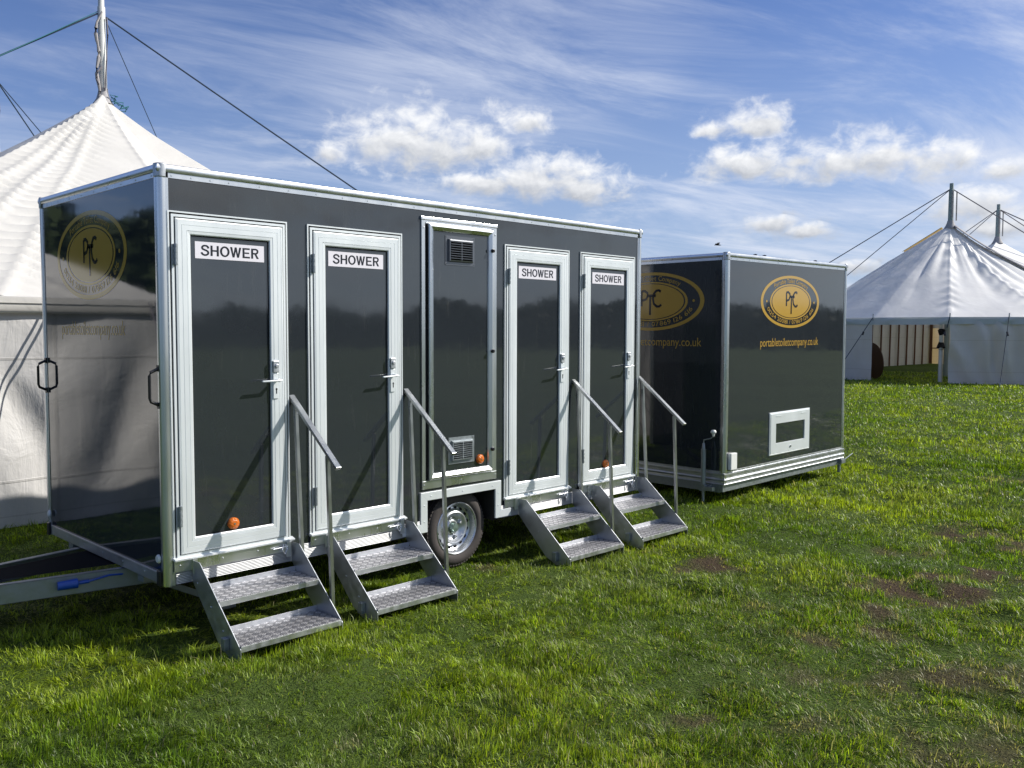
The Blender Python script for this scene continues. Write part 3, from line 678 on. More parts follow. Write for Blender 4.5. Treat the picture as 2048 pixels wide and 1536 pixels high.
# doors: ring frame on the trailer, then leaf > panel, sign, hinges, lock, handle
DX = [.040, .8992, 2.5767, 3.4345]; DW = .7215; DZ0, DZ1 = .4449, 2.3227
def door_parts(x0):
    jx, jz = random.uniform(-.005, .005), random.uniform(-.005, .005); jr = random.uniform(-.006, .006)
    x1 = x0 + DW
    f = MB()
    f.ring(x0, x1, DZ0 - .02, DZ1, [(0, 0), (0, -.011), (.008, -.011), (.008, -.003), (.0175, -.003), (.0175, -.015), (.031, -.015), (.031, -.002)])
    fo = f.build('door_frame', [M['frame']], T1)
    g_ = MB(); g_.ring(x0 + .006, x1 - .006, DZ0 - .01, DZ1 - .006, [(0, -.0035), (.013, -.0035)]); g_.ring(x0, x1, DZ0, DZ1, [(.029, -.004), (.043, -.004)])
    g_.build('seal', M['gap'], fo, recalc=False)
    lf = MB(); P_ = [(.038, -.003), (.038, -.020), (.046, -.0215), (.0475, -.0195), (.049, -.0215), (.071, -.0215), (.0725, -.019), (.074, -.0215), (.100, -.0215), (.1015, -.018), (.103, -.0205), (.117, -.0195), (.122, -.016), (.122, -.002)]
    lf.ring(x0, x1, DZ0 - .022, DZ1, P_)
    leaf = lf.build('door', M['frame'], T1)
    gp = MB(); gp.ring(x0, x1, DZ0 - .022, DZ1, [(.121, -.0050), (.129, -.0050)]); gp.build('seal', M['gap'], leaf, recalc=False)
    MB().box(x0 + .126, x1 - .126, -.0045, -.0015, DZ0 + .106, DZ1 - .126).build('door_panel', M['panel'], leaf)
    s = MB(); s.box(x0 + .154 + jx, x0 + .572 + jx, -.0075, -.0050, 2.081 + jz, 2.173 + jz)
    sg = s.build('sign', M['sign'], leaf)
    tx = MB(); cx, cz = x0 + .363 + jx, 2.127 + jz
    helv(tx, lambda u, v: (cx + u, -.0082, cz + v), .350, .057)
    tx.build('lettering', M['ink'], sg, recalc=False)
    for z in (2.089, .670):
        h = MB(); h.tube([(x0 + .034, -.026, z - .056), (x0 + .034, -.026, z + .056)], .0075, 10)
        for k in range(4): h.tube([(x0 + .034, -.026, z - .05 + k * .031), (x0 + .034, -.026, z - .035 + k * .031)], .0095, 10)
        h.box(x0 + .020, x0 + .048, -.0225, -.0150, z - .055, z + .055); h.build('hinge', M['galv'], leaf, smooth=True)
    xc = x1 - .096
    k = MB(); k.box(xc - .019, xc + .019, -.036, -.0205, 1.440, 1.508); k.lathe([(0, -.044), (.011, -.044), (.013, -.036)], (xc + .002, 0, 1.478), 14); k.build('lock', M['alu_dull'], leaf, bevel=.003)
    k = MB(); k.box(xc - .017, xc + .017, -.0275, -.0205, 1.285, 1.436); pl = k.build('handle_plate', M['frame'], leaf, bevel=.003)
    k = MB(); k.box(xc + .001, xc + .007, -.0285, -.0270, 1.315, 1.340); k.lathe([(0, -.0286), (.006, -.0286)], (xc + .004, 0, 1.342), 12); k.build('keyhole', M['gap'], pl, recalc=False)
    k = MB(); k.tube([(xc + .002, -.026, 1.394), (xc + .002, -.066, 1.394)], .010, 12)
    k.bar((xc + .018, -.070, 1.394), (xc - .115, -.074, 1.390 + jr), .014, .010, Vector((0, 1, 0))); k.build('handle', M['frame'], leaf, bevel=.003, smooth=True)
    # sill ledge
    k = MB(); k.prism([(-.001, DZ0 - .012), (-.034, DZ0 - .016), (-.036, DZ0 - .006), (-.001, DZ0 + .004)], 0, x0 - .004, x1 + .016); k.build('door_sill', M['frame'], T1, bevel=.001)
    k = MB(); k.box(x0 - .002, x1 + .002, -.019, -.0105, DZ0 - .078, DZ0 - .0145)
    for xx in (x0 + .03, x0 + .28, x0 + .5): rivet(k, (xx, -.019, DZ0 - .045), (0, -1, 0), .006)
    k.box(x0 + .098, x0 + .125, -.03, -.0195, DZ0 - .10, DZ0 - .02); k.box(x1 - .04, x1 - .012, -.035, -.0195, DZ0 - .11, DZ0 - .02)
    k.tube([(x1 - .13, -.03, DZ0 - .05), (x1 - .03, -.034, DZ0 - .045)], .004, 6)
    k.tube([(x1 - .06, -.03, DZ0 - .03), (x1 - .075, -.04, DZ0 - .06), (x1 - .06, -.045, DZ0 - .085), (x1 - .04, -.04, DZ0 - .06), (x1 - .05, -.03, DZ0 - .03)], .0045, 6)
    k.build('step_bracket', M['alu'], T1, bevel=.0015)
for x in DX: door_parts(x)

# service hatch
HX0, HX1, HZ0, HZ1 = 1.787, 2.492, .602, 2.447
mb = MB()
mb.ring(HX0, HX1, HZ0, HZ1, [(0, 0), (0, -.010), (.030, -.010), (.032, -.004), (.050, -.004)])
mb.box(HX0 + .001, HX1 - .001, -.0125, -.003, HZ0 + .001, HZ0 + .056)
mb.prism([(-.001, HZ1 - .014), (-.014, HZ1 - .016), (-.016, HZ1 - .012), (-.015, HZ1 + .006), (-.001, HZ1 + .009)], 0, HX0 - .006, HX1 + .004)
for x, z in ((HX0 + .016, 2.38), (HX0 + .016, HZ0 + .03), (HX1 - .016, HZ0 + .03), (HX1 - .016, 2.38), (2.14, HZ0 + .03)): rivet(mb, (x, -.0125, z), (0, -1, 0), .006)
HF = mb.build('hatch_frame', M['alu'], T1, bevel=.001)
mb = MB(); mb.ring(1.838, 2.447, .662, 2.410, [(0, -.004), (0, -.024), (.006, -.030), (.018, -.032), (.042, -.021), (.046, -.010)])
for z in (1.0, 1.55, 2.1): rivet(mb, (1.872, -.025, z), (0, -1, 0), .004)
H = mb.build('hatch', M['alu'], T1, bevel=.001)
MB().box(1.884, 2.401, -.010, -.0045, .708, 2.364).build('hatch_panel', M['panel'], H)
MB().box(1.822, 1.838, -.0062, -.0045, .662, 2.41).build('seal', M['gap'], H)
for z in (2.262, 1.541, .827):
    k = MB(); k.lathe([(0, -.052), (.008, -.052), (.013, -.046), (.014, -.034), (.010, -.026)], (2.428, 0, z), 16); k.build('latch', M['plastic_k'], H, smooth=True)
def vent(x0, x1, z0, z1, mat):
    v = MB(); v.ring(x0, x1, z0, z1, [(0, -.010), (0, -.014), (.022, -.014), (.026, -.030), (.034, -.032), (.036, -.012)])
    for x in (x0 + .01, x1 - .01):
        for z in (z0 + .01, z1 - .01): rivet(v, (x, -.014, z), (0, -1, 0), .004)
    n = 8; za, zb_ = z0 + .036, z1 - .036; st = (zb_ - za) / n
    for i_ in range(n):
        z = za + st * i_
        v.prism([(-.012, z + st * .95), (-.030, z + st * .62), (-.034, z + st * .58), (-.034, z + st * .80), (-.013, z + st * 1.10)], 0, x0 + .036, x1 - .036)
    v.box((x0 + x1) / 2 - .003, (x0 + x1) / 2 + .003, -.0335, -.012, za, zb_)
    o = v.build('vent', mat, H)
    MB().box(x0 + .035, x1 - .035, -.0125, -.0105, z0 + .035, z1 - .035).build('vent_mesh', M['gap'], o)
M['ventdark'] = simple('dark_grey_metal', (.16, .17, .19), .3, .8); vent(1.995, 2.268, 2.141, 2.342, M['ventdark'])
vent(2.022, 2.266, .752, .940, M['galv'])
for x, y, z in ((.393, -.0045, .585), (2.323, -.010, .762), (3.778, -.0045, .575)):
    k = MB(); k.lathe([(.034, 0), (.034, -.012), (.028, -.018), (.012, -.021), (0, -.021)], (x, y, z), 28)
    o = k.build('marker_light', M['amber'], T1, smooth=True, angle=50)
    k = MB(); k.lathe([(0, -.0235), (.0055, -.0235), (.006, -.020)], (x, y, z), 12); k.build('screw', M['alu'], o)
logo(T1, lambda u, v, d: (-d, .972 - u, 2.137 + v), .55, .268, .455, 1.0)

# drawbar
mb = MB()
def cbeam(p0, p1, h, fl, th=.006):
    p0, p1 = Vector(p0), Vector(p1); d = (p1 - p0).normalized(); s = Vector((-d.y, d.x, 0))
    for a, b_, z0_, z1_ in ((0, th, 0, h), (0, fl, h - th, h), (0, fl, 0, th)):
        q = [p + s * o_ + Vector((0, 0, zz)) for p in (p0, p1) for o_, zz in ((a, z0_), (b_, z0_), (b_, z1_), (a, z1_))]
        mb.add(q, [(0, 3, 2, 1), (4, 5, 6, 7), (0, 1, 5, 4), (1, 2, 6, 5), (2, 3, 7, 6), (3, 0, 4, 7)])
cbeam((-1.35, .80, .185), (.65, .42, .185), .11, .045)
cbeam((.65, 1.40, .185), (-1.35, 1.02, .185), .11, .045)
mb.box(-1.40, -1.0, .80, 1.02, .19, .286)
mb.tube([(-1.40, .91, .24), (-1.62, .91, .25)], .035, 10); mb.box(-1.72, -1.60, .87, .95, .22, .30)
DB = mb.build('drawbar', M['galv'], T1, bevel=.002)
mb = MB(); mb.quad((-1.0, .86, .292), (.3, .64, .292), (.3, 1.20, .292), (-1.0, .98, .292)); mb.build('drawbar_cover', M['dark'], DB, recalc=False)
mb = MB(); mb.tube([(-.36, .588, .25), (-.26, .570, .252), (-.255, .569, .252)], .026, 14, rs=[.024, .028, .020]); mb.tube([(-.255, .569, .252), (-.20, .559, .254)], .011, 8)
mb.tube([(-.20, .559, .254), (-.14, .556, .262), (-.09, .556, .268), (-.02, .55, .262), (.06, .56, .27)], .006, 6)
mb.build('power_plug', M['blue'], T1, smooth=True)
for x, y, dx_ in ((.06, .36, 1), (.06, 1.45, 1), (L1 - .15, .36, -1), (L1 - .15, 1.45, -1)):
    k = MB(); k.bar((x, y, .262), (x + dx_ * .46, y, .02), .035, .035, Vector((0, 1, 0))); k.box(x - .05, x + .05, y - .04, y + .04, .25, .285); k.box(x + dx_ * .46 - .05, x + dx_ * .46 + .05, y - .05, y + .05, -.01, .012)
    k.build('corner_steady', M['galv'], T1, bevel=.002)

# ------------------------------------------------------------------ entrance steps (lift-off), one for each door
SW = .628
ORG = Vector((0, 0, 0))
SLAB = ['aluminium steps with handrail below the shower door nearest the camera', 'aluminium steps with handrail at the second shower door, left of the wheel',
        'aluminium steps with handrail at the third shower door, right of the wheel', 'aluminium steps with handrail at the farthest shower door, beside the second trailer']
st = thing('entrance_steps', SLAB[0], 'steps', (.1425, -.02, 0), group='steps in front of the shower doors')
poly = [(.008, .418), (-.075, .418), (-.088, .408), (-.515, .045), (-.515, -.045), (-.43, -.045), (-.272, .03), (.008, .300)]
for x in (0, SW - .004):
    k = MB(); k.prism(poly, 0, x, x + .004)
    for y, z in ((-.05, .30), (-.2, .20), (-.33, .10)): rivet(k, (x if x == 0 else x + .004, y, z), (-1 if x == 0 else 1, 0, 0), .006)
    k.build('stringer', M['alu_dull'], st)
for y0, y1, z in ((-.285, -.035, .250), (-.512, -.262, .062)):
    k = MB(); k.box(.005, SW - .005, y0, y1, z - .004, z); k.cur = 1; k.box(.005, SW - .005, y0, y0 + .004, z - .034, z - .004)
    k.box(.005, SW - .005, y1, y1 + .004, z - .004, z + .028); k.build('tread', [M['tread'], M['alu_dull']], st, bevel=.001)
k = MB(); k.box(-.030, -.001, -.40, -.36, .015, .08); k.build('foot_bracket', M['galv'], st, bevel=.002)
rx = SW + .017
k = MB(); k.bar((rx, -.075, .33), (rx, -.018, 1.262), .022, .022); k.build('rail_post', M['tube'], st, bevel=.002)
k = MB(); k.bar((rx, -.392, .04), (rx, -.352, .972), .022, .022); k.build('rail_post', M['tube'], st, bevel=.002)
k = MB(); k.bar((rx, .030, 1.296), (rx, -.458, .908), .036, .020); k.build('handrail', M['tube'], st, bevel=.002)
for i_, x in enumerate((1.012, 2.726, 3.600)):
    c = dup(st, None, (x, -.02, 0)); c['label'] = SLAB[i_ + 1]

# ------------------------------------------------------------------ second trailer
L2, D2, H2 = 2.5486, 1.82, 2.25
R2 = (Matrix.Rotation(-.0156, 3, 'Z') @ Matrix.Rotation(-.0086, 3, 'Y') @ Matrix.Rotation(.0016, 3, 'X'))
ORG = Vector((L2 / 2, D2 / 2, 0))
loc2 = Vector((5.5394, -.0807, .1919)) + R2 @ ORG
T2 = thing('toilet_trailer', 'short dark grey trailer with gold oval badge and low white hatch', 'trailer', loc2, (.0016, -.0086, -.0156))
k = MB(); k.box(0, L2, 0, D2, .02, H2 - .004); k.cur = 1; k.box(.03, L2 - .03, .03, D2 - .03, -.02, .019); k.build('body', [M['panel'], M['under']], T2)
MB().box(.01, L2 - .01, .01, D2 - .01, H2 - .003, H2 + .005).build('roof', M['plastic_w'], T2)
shell(T2, L2, D2, 0, H2, .02, None)
k = MB(); k.hring(0, L2, 0, D2, [(0, .130), (.006, .130), (.006, .112), (.014, .110), (.016, .098), (.014, .086), (.008, .084), (.008, .060), (.012, .058), (.017, .046), (.012, .032), (.008, .030), (.010, .008), (.014, .004), (.014, -.002), (0, -.002)])
for x in np.arange(.15, 2.5, .26): rivet(k, (x, -.006, .121), (0, -1, 0), .004)
k.build('bottom_rail', M['alu_dull'], T2, smooth=True, angle=25)
k = MB(); k.box(.0, L2 - .02, .012, .05, -.075, -.003); k.box(.0, L2, D2 - .05, D2 - .012, -.075, -.003); k.box(-.004, .045, .051, D2 - .051, -.085, -.003)
k.build('chassis', M['galv'], T2, bevel=.002)
k = MB(); k.ring(.842, 1.704, .196, .646, [(0, 0), (0, -.010), (.010, -.013), (.014, -.009), (.018, -.016), (.120, -.016), (.122, -.004)])
for a in (.96, 1.50): k.box(a, a + .11, -.0195, -.0165, .600, .607)
fl = k.build('hatch', M['frame'], T2)
MB().box(.963, 1.583, -.0055, -.001, .317, .525).build('hatch_panel', M['panel'], fl)
k = MB(); k.lathe([(0, -.024), (.012, -.024), (.014, -.016)], (1.27, 0, .262), 14); k.build('latch', M['alu_dull'], fl)
MB().box(.062, .172, -.040, -.0005, .140, .304).build('socket_box', M['plastic_w'], T2, bevel=.006)
o = logo(T2, lambda u, v, d: (1.262 + u, -d, 1.803 + v), .625, .276, .437, 1.24)
o = logo(T2, lambda u, v, d: (-d, .908 - u, 1.803 + v), .66, .300, .425, 1.26)
# jack with crank
k = MB(); k.tube([(-.09, .178, -.20), (-.09, .178, .0)], .014, 12); k.tube([(-.09, .178, -.06), (-.09, .178, .345)], .024, 14); k.tube([(-.09, .178, .345), (-.09, .178, .40), (-.09, .178, .405)], .013, 10, rs=[.018, .013, .008])
k.box(-.115, -.065, .15, .205, -.07, .0); k.box(-.065, .0, .12, .16, -.065, -.01); k.box(-.115, -.07, .06, .15, -.055, -.02)
jk = k.build('corner_jack', M['galv'], T2, smooth=True, angle=40)
k = MB(); k.tube([(-.09, .178, .40), (-.09, .175, .435), (-.092, .10, .455), (-.093, .068, .475), (-.093, .066, .52)], .006, 8); k.build('crank', M['galv'], jk, smooth=True)
k = MB(); k.lathe([(0, .045), (.018, .042), (.027, .030), (.027, .016), (.015, .006), (.010, -.02)], (-.093, .066, .50), 18, 'z'); k.build('knob', M['plastic_w'], jk, smooth=True)
k = MB(); k.tube([(L2 - .04, .02, -.17), (L2 - .04, .02, .02)], .02, 10); k.box(L2 - .08, L2 + .02, -.03, .05, -.06, -.01); k.tube([(L2 + .01, -.01, -.03), (L2 + .16, -.05, .04)], .006, 6); k.build('corner_jack', M['galv'], T2, smooth=True)
k = MB(); k.box(L2 + .005, L2 + .02, .0, .03, .02, .62); k.build('lamp_bar', M['alu_dull'], T2)
wl = MB(); wl.lathe([(.1, -.02), (.18, -.06), (.24, -.07), (.26, -.03), (.26, .03), (.24, .07), (.1, .02)], (1.3, .35, .07), 40); wl.build('wheel', M['tyre'], T2, smooth=True); wl = MB(); wl.lathe([(.1, -.02), (.18, -.06), (.24, -.07), (.26, -.03), (.26, .03), (.24, .07), (.1, .02)], (1.3, D2 - .35, .07), 40)
wl.build('wheel', M['tyre'], T2, smooth=True)
for x in (.62, .80, 1.9): k = MB(); k.lathe([(.02, 0), (.02, .02), (0, .026)], (x, .06, H2 + .004), 10, 'z'); k.build('roof_fitting', M['plastic_k'], T2)

# ------------------------------------------------------------------ marquees
ORG = Vector((0, 0, 0))
def perim(poly, step, close=True):
    pts = []; n = len(poly)
    for i_ in range(n if close else n - 1):
        a, b_ = np.array(poly[i_], float), np.array(poly[(i_ + 1) % n], float); k_ = max(1, int(np.linalg.norm(b_ - a) / step))
        for j in range(k_): pts.append(a + (b_ - a) * j / k_)
    if not close: pts.append(np.array(poly[-1], float))
    return np.array(pts)
def roof_mesh(name, poly, p0, p1, ez, pz, sag, parent, mat, cw, step=.07, ns=150, seams=(), amp=.035, wl=.14, radial=0., rseed=3, sheet=0.0):
    """tent roof between the eaves polygon and the ridge p0-p1; seams are eaves points that pull ripples"""
    P = perim(poly, step); n = len(P); a, b_ = np.array(p0, float), np.array(p1, float); d = b_ - a; Ld = np.linalg.norm(d)
    t = np.clip(((P - a) @ d) / Ld ** 2, 0, 1); Q = a + t[:, None] * d
    rz = pz - sag * 4 * t * (1 - t)
    s = np.linspace(0, 1, ns)[None, :]; 
    x = P[:, 0:1] * (1 - s) + Q[:, 0:1] * s; y = P[:, 1:2] * (1 - s) + Q[:, 1:2] * s
    z = ez + (rz[:, None] - ez) * (s * (1 - cw(P)[:, None]) + cw(P)[:, None] * s ** 3)
    for q in seams:
        e = np.array(q[0], float); e2 = np.array(q[3] if len(q) > 3 else p0, float); dd_ = e2 - e; Ls = np.linalg.norm(dd_); u = dd_ / Ls
        al = (x - e[0]) * u[0] + (y - e[1]) * u[1]; ac = (x - e[0]) * -u[1] + (y - e[1]) * u[0]
        wid = q[1] * .72; env = np.exp(-(ac / (wid * (.45 + .55 * np.clip(1.1 - al / Ls, 0, 1)))) ** 2) * np.clip(al / .8, 0, 1) * np.clip((Ls * .96 - al) / .6, 0, 1)
        ph = al / wl * 2 * PI + np.abs(ac) * 5 + 2.4 * vn(al * 1.3, ac * 0 + 1., int(rseed)) * 2 * PI * .35
        am = amp * q[2] * (.5 + .9 * vn(al * 2.1, ac * .7, rseed + 5))
        z = z + env * am * np.sin(ph) + np.exp(-(ac / .05) ** 2) * .02
    if radial:
        ang = np.arctan2(y - a[1], x - a[0]); rr = np.hypot(x - a[0], y - a[1])
        env = np.clip((rr - .5) / .6, 0, 1) * np.clip((4.6 - rr) / 2.4, 0, 1)
        z = z + radial * env * (vn(ang * 7.5, rr * .45, 17) - .5) * 2 * np.abs(np.sin(ang * 9 + rr * .3))
    z = z + (fbm(x * .7, y * .7, rseed + 20, 3) - .5) * .09 * (1 - s) * s * 4
    z = z - .05 * np.abs(np.sin(np.cumsum(np.full(n, step)) / 2.0 * PI))[:, None] * (1 - s) ** 6
    co = np.stack([x, y, z + 0 * s], 2).reshape(-1, 3); i_ = np.arange(n * ns).reshape(n, ns); i2 = np.roll(i_, -1, 0)
    fa_ = np.stack([i_[:, :-1].ravel(), i2[:, :-1].ravel(), i2[:, 1:].ravel(), i_[:, 1:].ravel()], 1)
    me = np_mesh(name, co, fa_.ravel(), np.full(len(fa_), 4)); me.polygons.foreach_set('use_smooth', [True] * len(fa_)); me.materials.append(mat)
    o = bpy.data.objects.new(name, me); sc.collection.objects.link(o); o.parent = parent; return o
def wall_mesh(name, path, z0, z1, parent, mat, step=.05, nz=40, amp=.05, seed=1, fold=.012, close=False, wave=0.):
    P = perim(path, step, close); n = len(P)
    Pn = np.roll(P, -1, 0) if close else np.vstack([P[1:], 2 * P[-1] - P[-2]]); d = Pn - P; d /= np.linalg.norm(d, axis=1)[:, None] + 1e-9; nr = np.stack([d[:, 1], -d[:, 0]], 1)
    u = np.arange(n) * step; v = np.linspace(0, 1, nz); U, V = np.meshgrid(u, v, indexing='ij')
    off = amp * (fbm(U * .9, V * 1.6, seed, 4) - .35) * np.sin(V * PI * .85 + .25) + fold * np.sin(U * 7 + 5 * fbm(U * 1.3, V * .6, seed + 7, 3)) * (1 - V) ** .7
    off += .09 * np.exp(-((np.mod(U + V * .9 * .8 + 1.3 * vn(U * .3, V, seed), 1.9) - .9) / .12) ** 2) * np.sin(V * PI) * .5
    off += wave * .085 * (1 + 1.0 * np.clip((1.75 - U) / .5, 0, 1)) * np.sin(2 * PI * (U * 1.2 + V * .8 + 1.6 * fbm(U * .5, V * .8, seed + 4, 3))) * np.sin(V * PI) ** .7 * np.clip(fbm(U * .4, V * .3, seed + 6, 2) * 3 - .8, .4, 1)
    zb_ = z0 + .02 * (vn(U * 1.1, U * 0, seed + 2) - .5)
    x = P[:, 0][:, None] + nr[:, 0][:, None] * off; y = P[:, 1][:, None] + nr[:, 1][:, None] * off; z = zb_ + (z1 - zb_) * V
    co = np.stack([x, y, z], 2).reshape(-1, 3); i_ = np.arange(n * nz).reshape(n, nz)
    A = i_ if close else i_[:-1]; B = np.roll(i_, -1, 0) if close else i_[1:]
    fa_ = np.stack([A[:, :-1].ravel(), B[:, :-1].ravel(), B[:, 1:].ravel(), A[:, 1:].ravel()], 1)
    me = np_mesh(name, co, fa_.ravel(), np.full(len(fa_), 4)); me.polygons.foreach_set('use_smooth', [True] * len(fa_)); me.materials.append(mat)
    o = bpy.data.objects.new(name, me); sc.collection.objects.link(o); o.parent = parent; return o
def rope(parent, a, b_, r, mat, sag=0., name='guy_rope'):
    a, b_ = Vector(a), Vector(b_); pts = [a.lerp(b_, t / 12) - Vector((0, 0, sag * 4 * (t / 12) * (1 - t / 12))) for t in range(13)]
    return MB().tube(pts, r, 6).build(name, mat, parent, smooth=True)
def stake(parent, p):
    p = Vector(p); return MB().tube([p + Vector((0, 0, -.08)), p + Vector((0, 0, .12))], .012, 8).build('stake', M['galv'], parent, smooth=True)
def lerp2(a, b_, t): return (a[0] + (b_[0] - a[0]) * t, a[1] + (b_[1] - a[1]) * t)

# near marquee, behind the shower trailer
PA = (3.44, 9.6); PB = (3.74, 16.0); EZ = 1.955; PZ = 5.25
polyA = [(-1.72, 3.55), (7.5, 3.55), (7.5, 22.), (-1.72, 22.)]
MA = thing('marquee', 'large cream pole marquee standing close behind the long shower trailer', 'marquee', (0, 0, 0))
seams = [((-1.0, 3.55), .34, 1.25), ((-.43, 3.55), .13, .9), ((.22, 3.55), .36, 1.3), ((2.6, 3.55), .2, .35)]
roof_mesh('roof_cloth', polyA, PA, PB, EZ, PZ, .55, MA, M['roofcream'], lambda P: .10 + .24 * np.clip((P[:, 0] - 2.5) / 2, 0, 1), step=.045, ns=190, seams=seams, amp=.026, wl=.19, rseed=4)
inn = [(-1.66, 3.62), (7.44, 3.62), (7.44, 21.9), (-1.66, 21.9), (-1.66, 3.62)]
wall_mesh('wall_cloth', inn, .0, EZ - .06, MA, M['wallcloth'], amp=.07, seed=5, fold=.016, wave=.55)
k = MB(); k.hring(-1.72, 7.5, 3.55, 22., [(0, EZ + .012), (.012, EZ + .006), (.012, EZ - .045), (0, EZ - .05), (.0, EZ - .10), (-.03, EZ - .13)]); k.build('eaves_band', M['roofcream'], MA, smooth=True, angle=50)
def king_pole(root, x, y, z0, z1, r, mat, name='king_pole'):
    k = MB(); k.tube([(x, y, 0), (x, y, z0), (x, y, z1 - .25), (x, y, z1 - .24), (x, y, z1)], r, 14, rs=[r, r, r * .9, r * .72, r * .7]); o = k.build(name, mat, root, smooth=True, angle=50); return o
for (x, y), tz in ((PA, 6.86), (PB, 6.98)):
    kp = king_pole(MA, x, y, 5, tz, .062, M['pole'])
    k = MB(); pts = [(x - .09 - .02 * math.sin(j * .9), y - .05, 6.35 - j * .085 + .0) for j in range(15)]; k.tube([(x - .02, y - .08, 6.52)] + pts, .022, 7, rs=[.012] + [.016 + .012 * abs(math.sin(j * .8)) for j in range(15)]); k.build('halyard', M['canvas_lash'], kp, smooth=True)
    k = MB(); k.tube([(x + .05, y - .07, 6.45), (x + .06, y - .07, 6.2), (x + .03, y - .08, 5.8), (x - .0, y - .08, 5.35)], .012, 6); k.tube([(x - .04, y - .07, 5.7), (x - .10, y - .08, 5.62), (x - .13, y - .08, 5.5), (x - .09, y - .08, 5.42)], .014, 6); k.build('lashing', M['rope_g'], kp, smooth=True)
    k = MB(); k.lathe([(.15, -.10), (.10, -.02), (.08, .05), (.070, .10), (.068, .14)], (x, y, PZ), 20, 'z'); k.build('pole_collar', M['seamband'], kp, smooth=True)
    k = MB(); rr = random.Random(5)
    for j in range(3):
        pts = []; c0 = Vector((x + .12 + .07 * j, y - .12, PZ - .02 - .055 * j))
        for q in range(9): pts.append(c0 + Vector((rr.uniform(-.07, .07), rr.uniform(-.04, .04), rr.uniform(-.05, .06))))
        k.tube(pts, .008, 6)
    k.build('rope_tangle', M['rope_t'], kp, smooth=True)
ta, tb = (3.46, 9.6, 6.55), (PB[0], PB[1], 6.86)
TA = (3.50, 9.58, 6.47)
rope(MA, TA, (11.25, 3.6, 0.02), .013, M['rope'], .05); rope(MA, (3.50, 9.6, 6.44), (7.5, 13.2, 2.0), .007, M['rope'])
# left side of the near pole, towards stakes off the picture
def ray_pt(px, py, depth):
    d = FW + RT * ((px - 1024) / 1786.1) - UP * ((py - 768) / 1786.1); return CP + d * depth
rope(MA, (3.38, 9.6, 6.50), (-6.2, 8.8, .05), .014, M['rope'], .03); rope(MA, (3.38, 9.6, 6.53), (-6.2, 8.2, .05), .006, M['rope_t'], .10)
rope(MA, (PB[0], PB[1], 6.86), (9.6, 20.2, 1.0), .014, M['rope']); rope(MA, (PB[0], PB[1], 6.86), (5.2, 14.6, 4.4), .010, M['rope'])
for x in (-1.5, .70, 3.1, 5.5):
    for dx_ in (-.02, .03): rope(MA, (x + dx_, 3.53, EZ - .01), (x + dx_ * 3, 2.33, .0), .009, M['rope_g'])
    stake(MA, (x, 2.33, 0))
# lacing flap down the right-hand slope
def flap(root, name, e, p, ez, pz, conc, w, mat, s0, s1, lift=.05, jag=0.):
    v = []; f = []; e = Vector((*e, 0)); p = Vector((*p, 0)); u = (p - e).normalized(); c = Vector((-u.y, u.x, 0)); n = 30
    for j in range(n):
        s = s0 + (s1 - s0) * j / (n - 1); z = ez + (pz - ez) * (s * (1 - conc) + conc * s ** 3) + lift; q = e.lerp(p, s); ww = w * (1 + jag * math.sin(j * 1.3))
        for a, dz in ((-ww / 2, -.02), (0, .02), (ww / 2, -.02)): r_ = q + c * a; v.append((r_.x, r_.y, z + dz))
    for j in range(n - 1):
        for a in (0, 1): f.append((3 * j + a, 3 * j + 3 + a, 3 * j + 4 + a, 3 * j + 1 + a))
    o = MB().add(v, f).build(name, mat, root, smooth=True, recalc=False); so = o.modifiers.new('thick', 'SOLIDIFY'); so.thickness = .01; return o
flap(MA, 'lacing_flap', (7.5, 9.3), PA, EZ, PZ, .34, .20, M['seamtan'], .55, .97, .03, .3)

# far marquee
PC = (34.0, 7.5); PD = (41.4, 8.0); EZ2 = 2.20; PZ2 = 5.80
polyB = [(49, .9), (49, 13.5), (33.5, 13.5), (30.0, 11.4), (28.75, 8.15), (28.9, 5.7), (30.7, 3.1), (34, .9)]
MBq = thing('marquee', 'distant white pole marquee with an open doorway and two poles, on the right', 'marquee', (0, 0, 0))
roof_mesh('roof_cloth', polyB, PC, PD, EZ2, PZ2, 1.0, MBq, M['roofcloth'], lambda P: .28 - .28 * np.clip((P[:, 1] - 4.5) / 4, 0, 1), step=.09, ns=110, seams=[((28.9, 5.7), .35, 1.0), ((30.7, 3.1), .5, 1.2)], amp=.03, wl=.5, radial=.11, rseed=9)
ins = lambda q: (q[0] + (38 - q[0]) * .004, q[1] + (7.2 - q[1]) * .01)
V = [ins(q) for q in polyB]
wall_mesh('wall_cloth', [V[0], V[1], V[2], V[3], lerp2(V[3], V[4], .98)], .0, EZ2 - .02, MBq, M['farwall'], step=.12, nz=24, amp=.10, seed=12, fold=.02)
wall_mesh('wall_cloth', [lerp2(V[4], V[5], 1.0), V[6], V[7], V[0]], .0, EZ2 - .02, MBq, M['farwall'], step=.10, nz=24, amp=.16, seed=15, fold=.03, wave=.8)
wall_mesh('valance', polyB, EZ2 - .24, EZ2 + .005, MBq, M['valance'], step=.10, nz=6, amp=.03, seed=2, fold=.012, close=True)
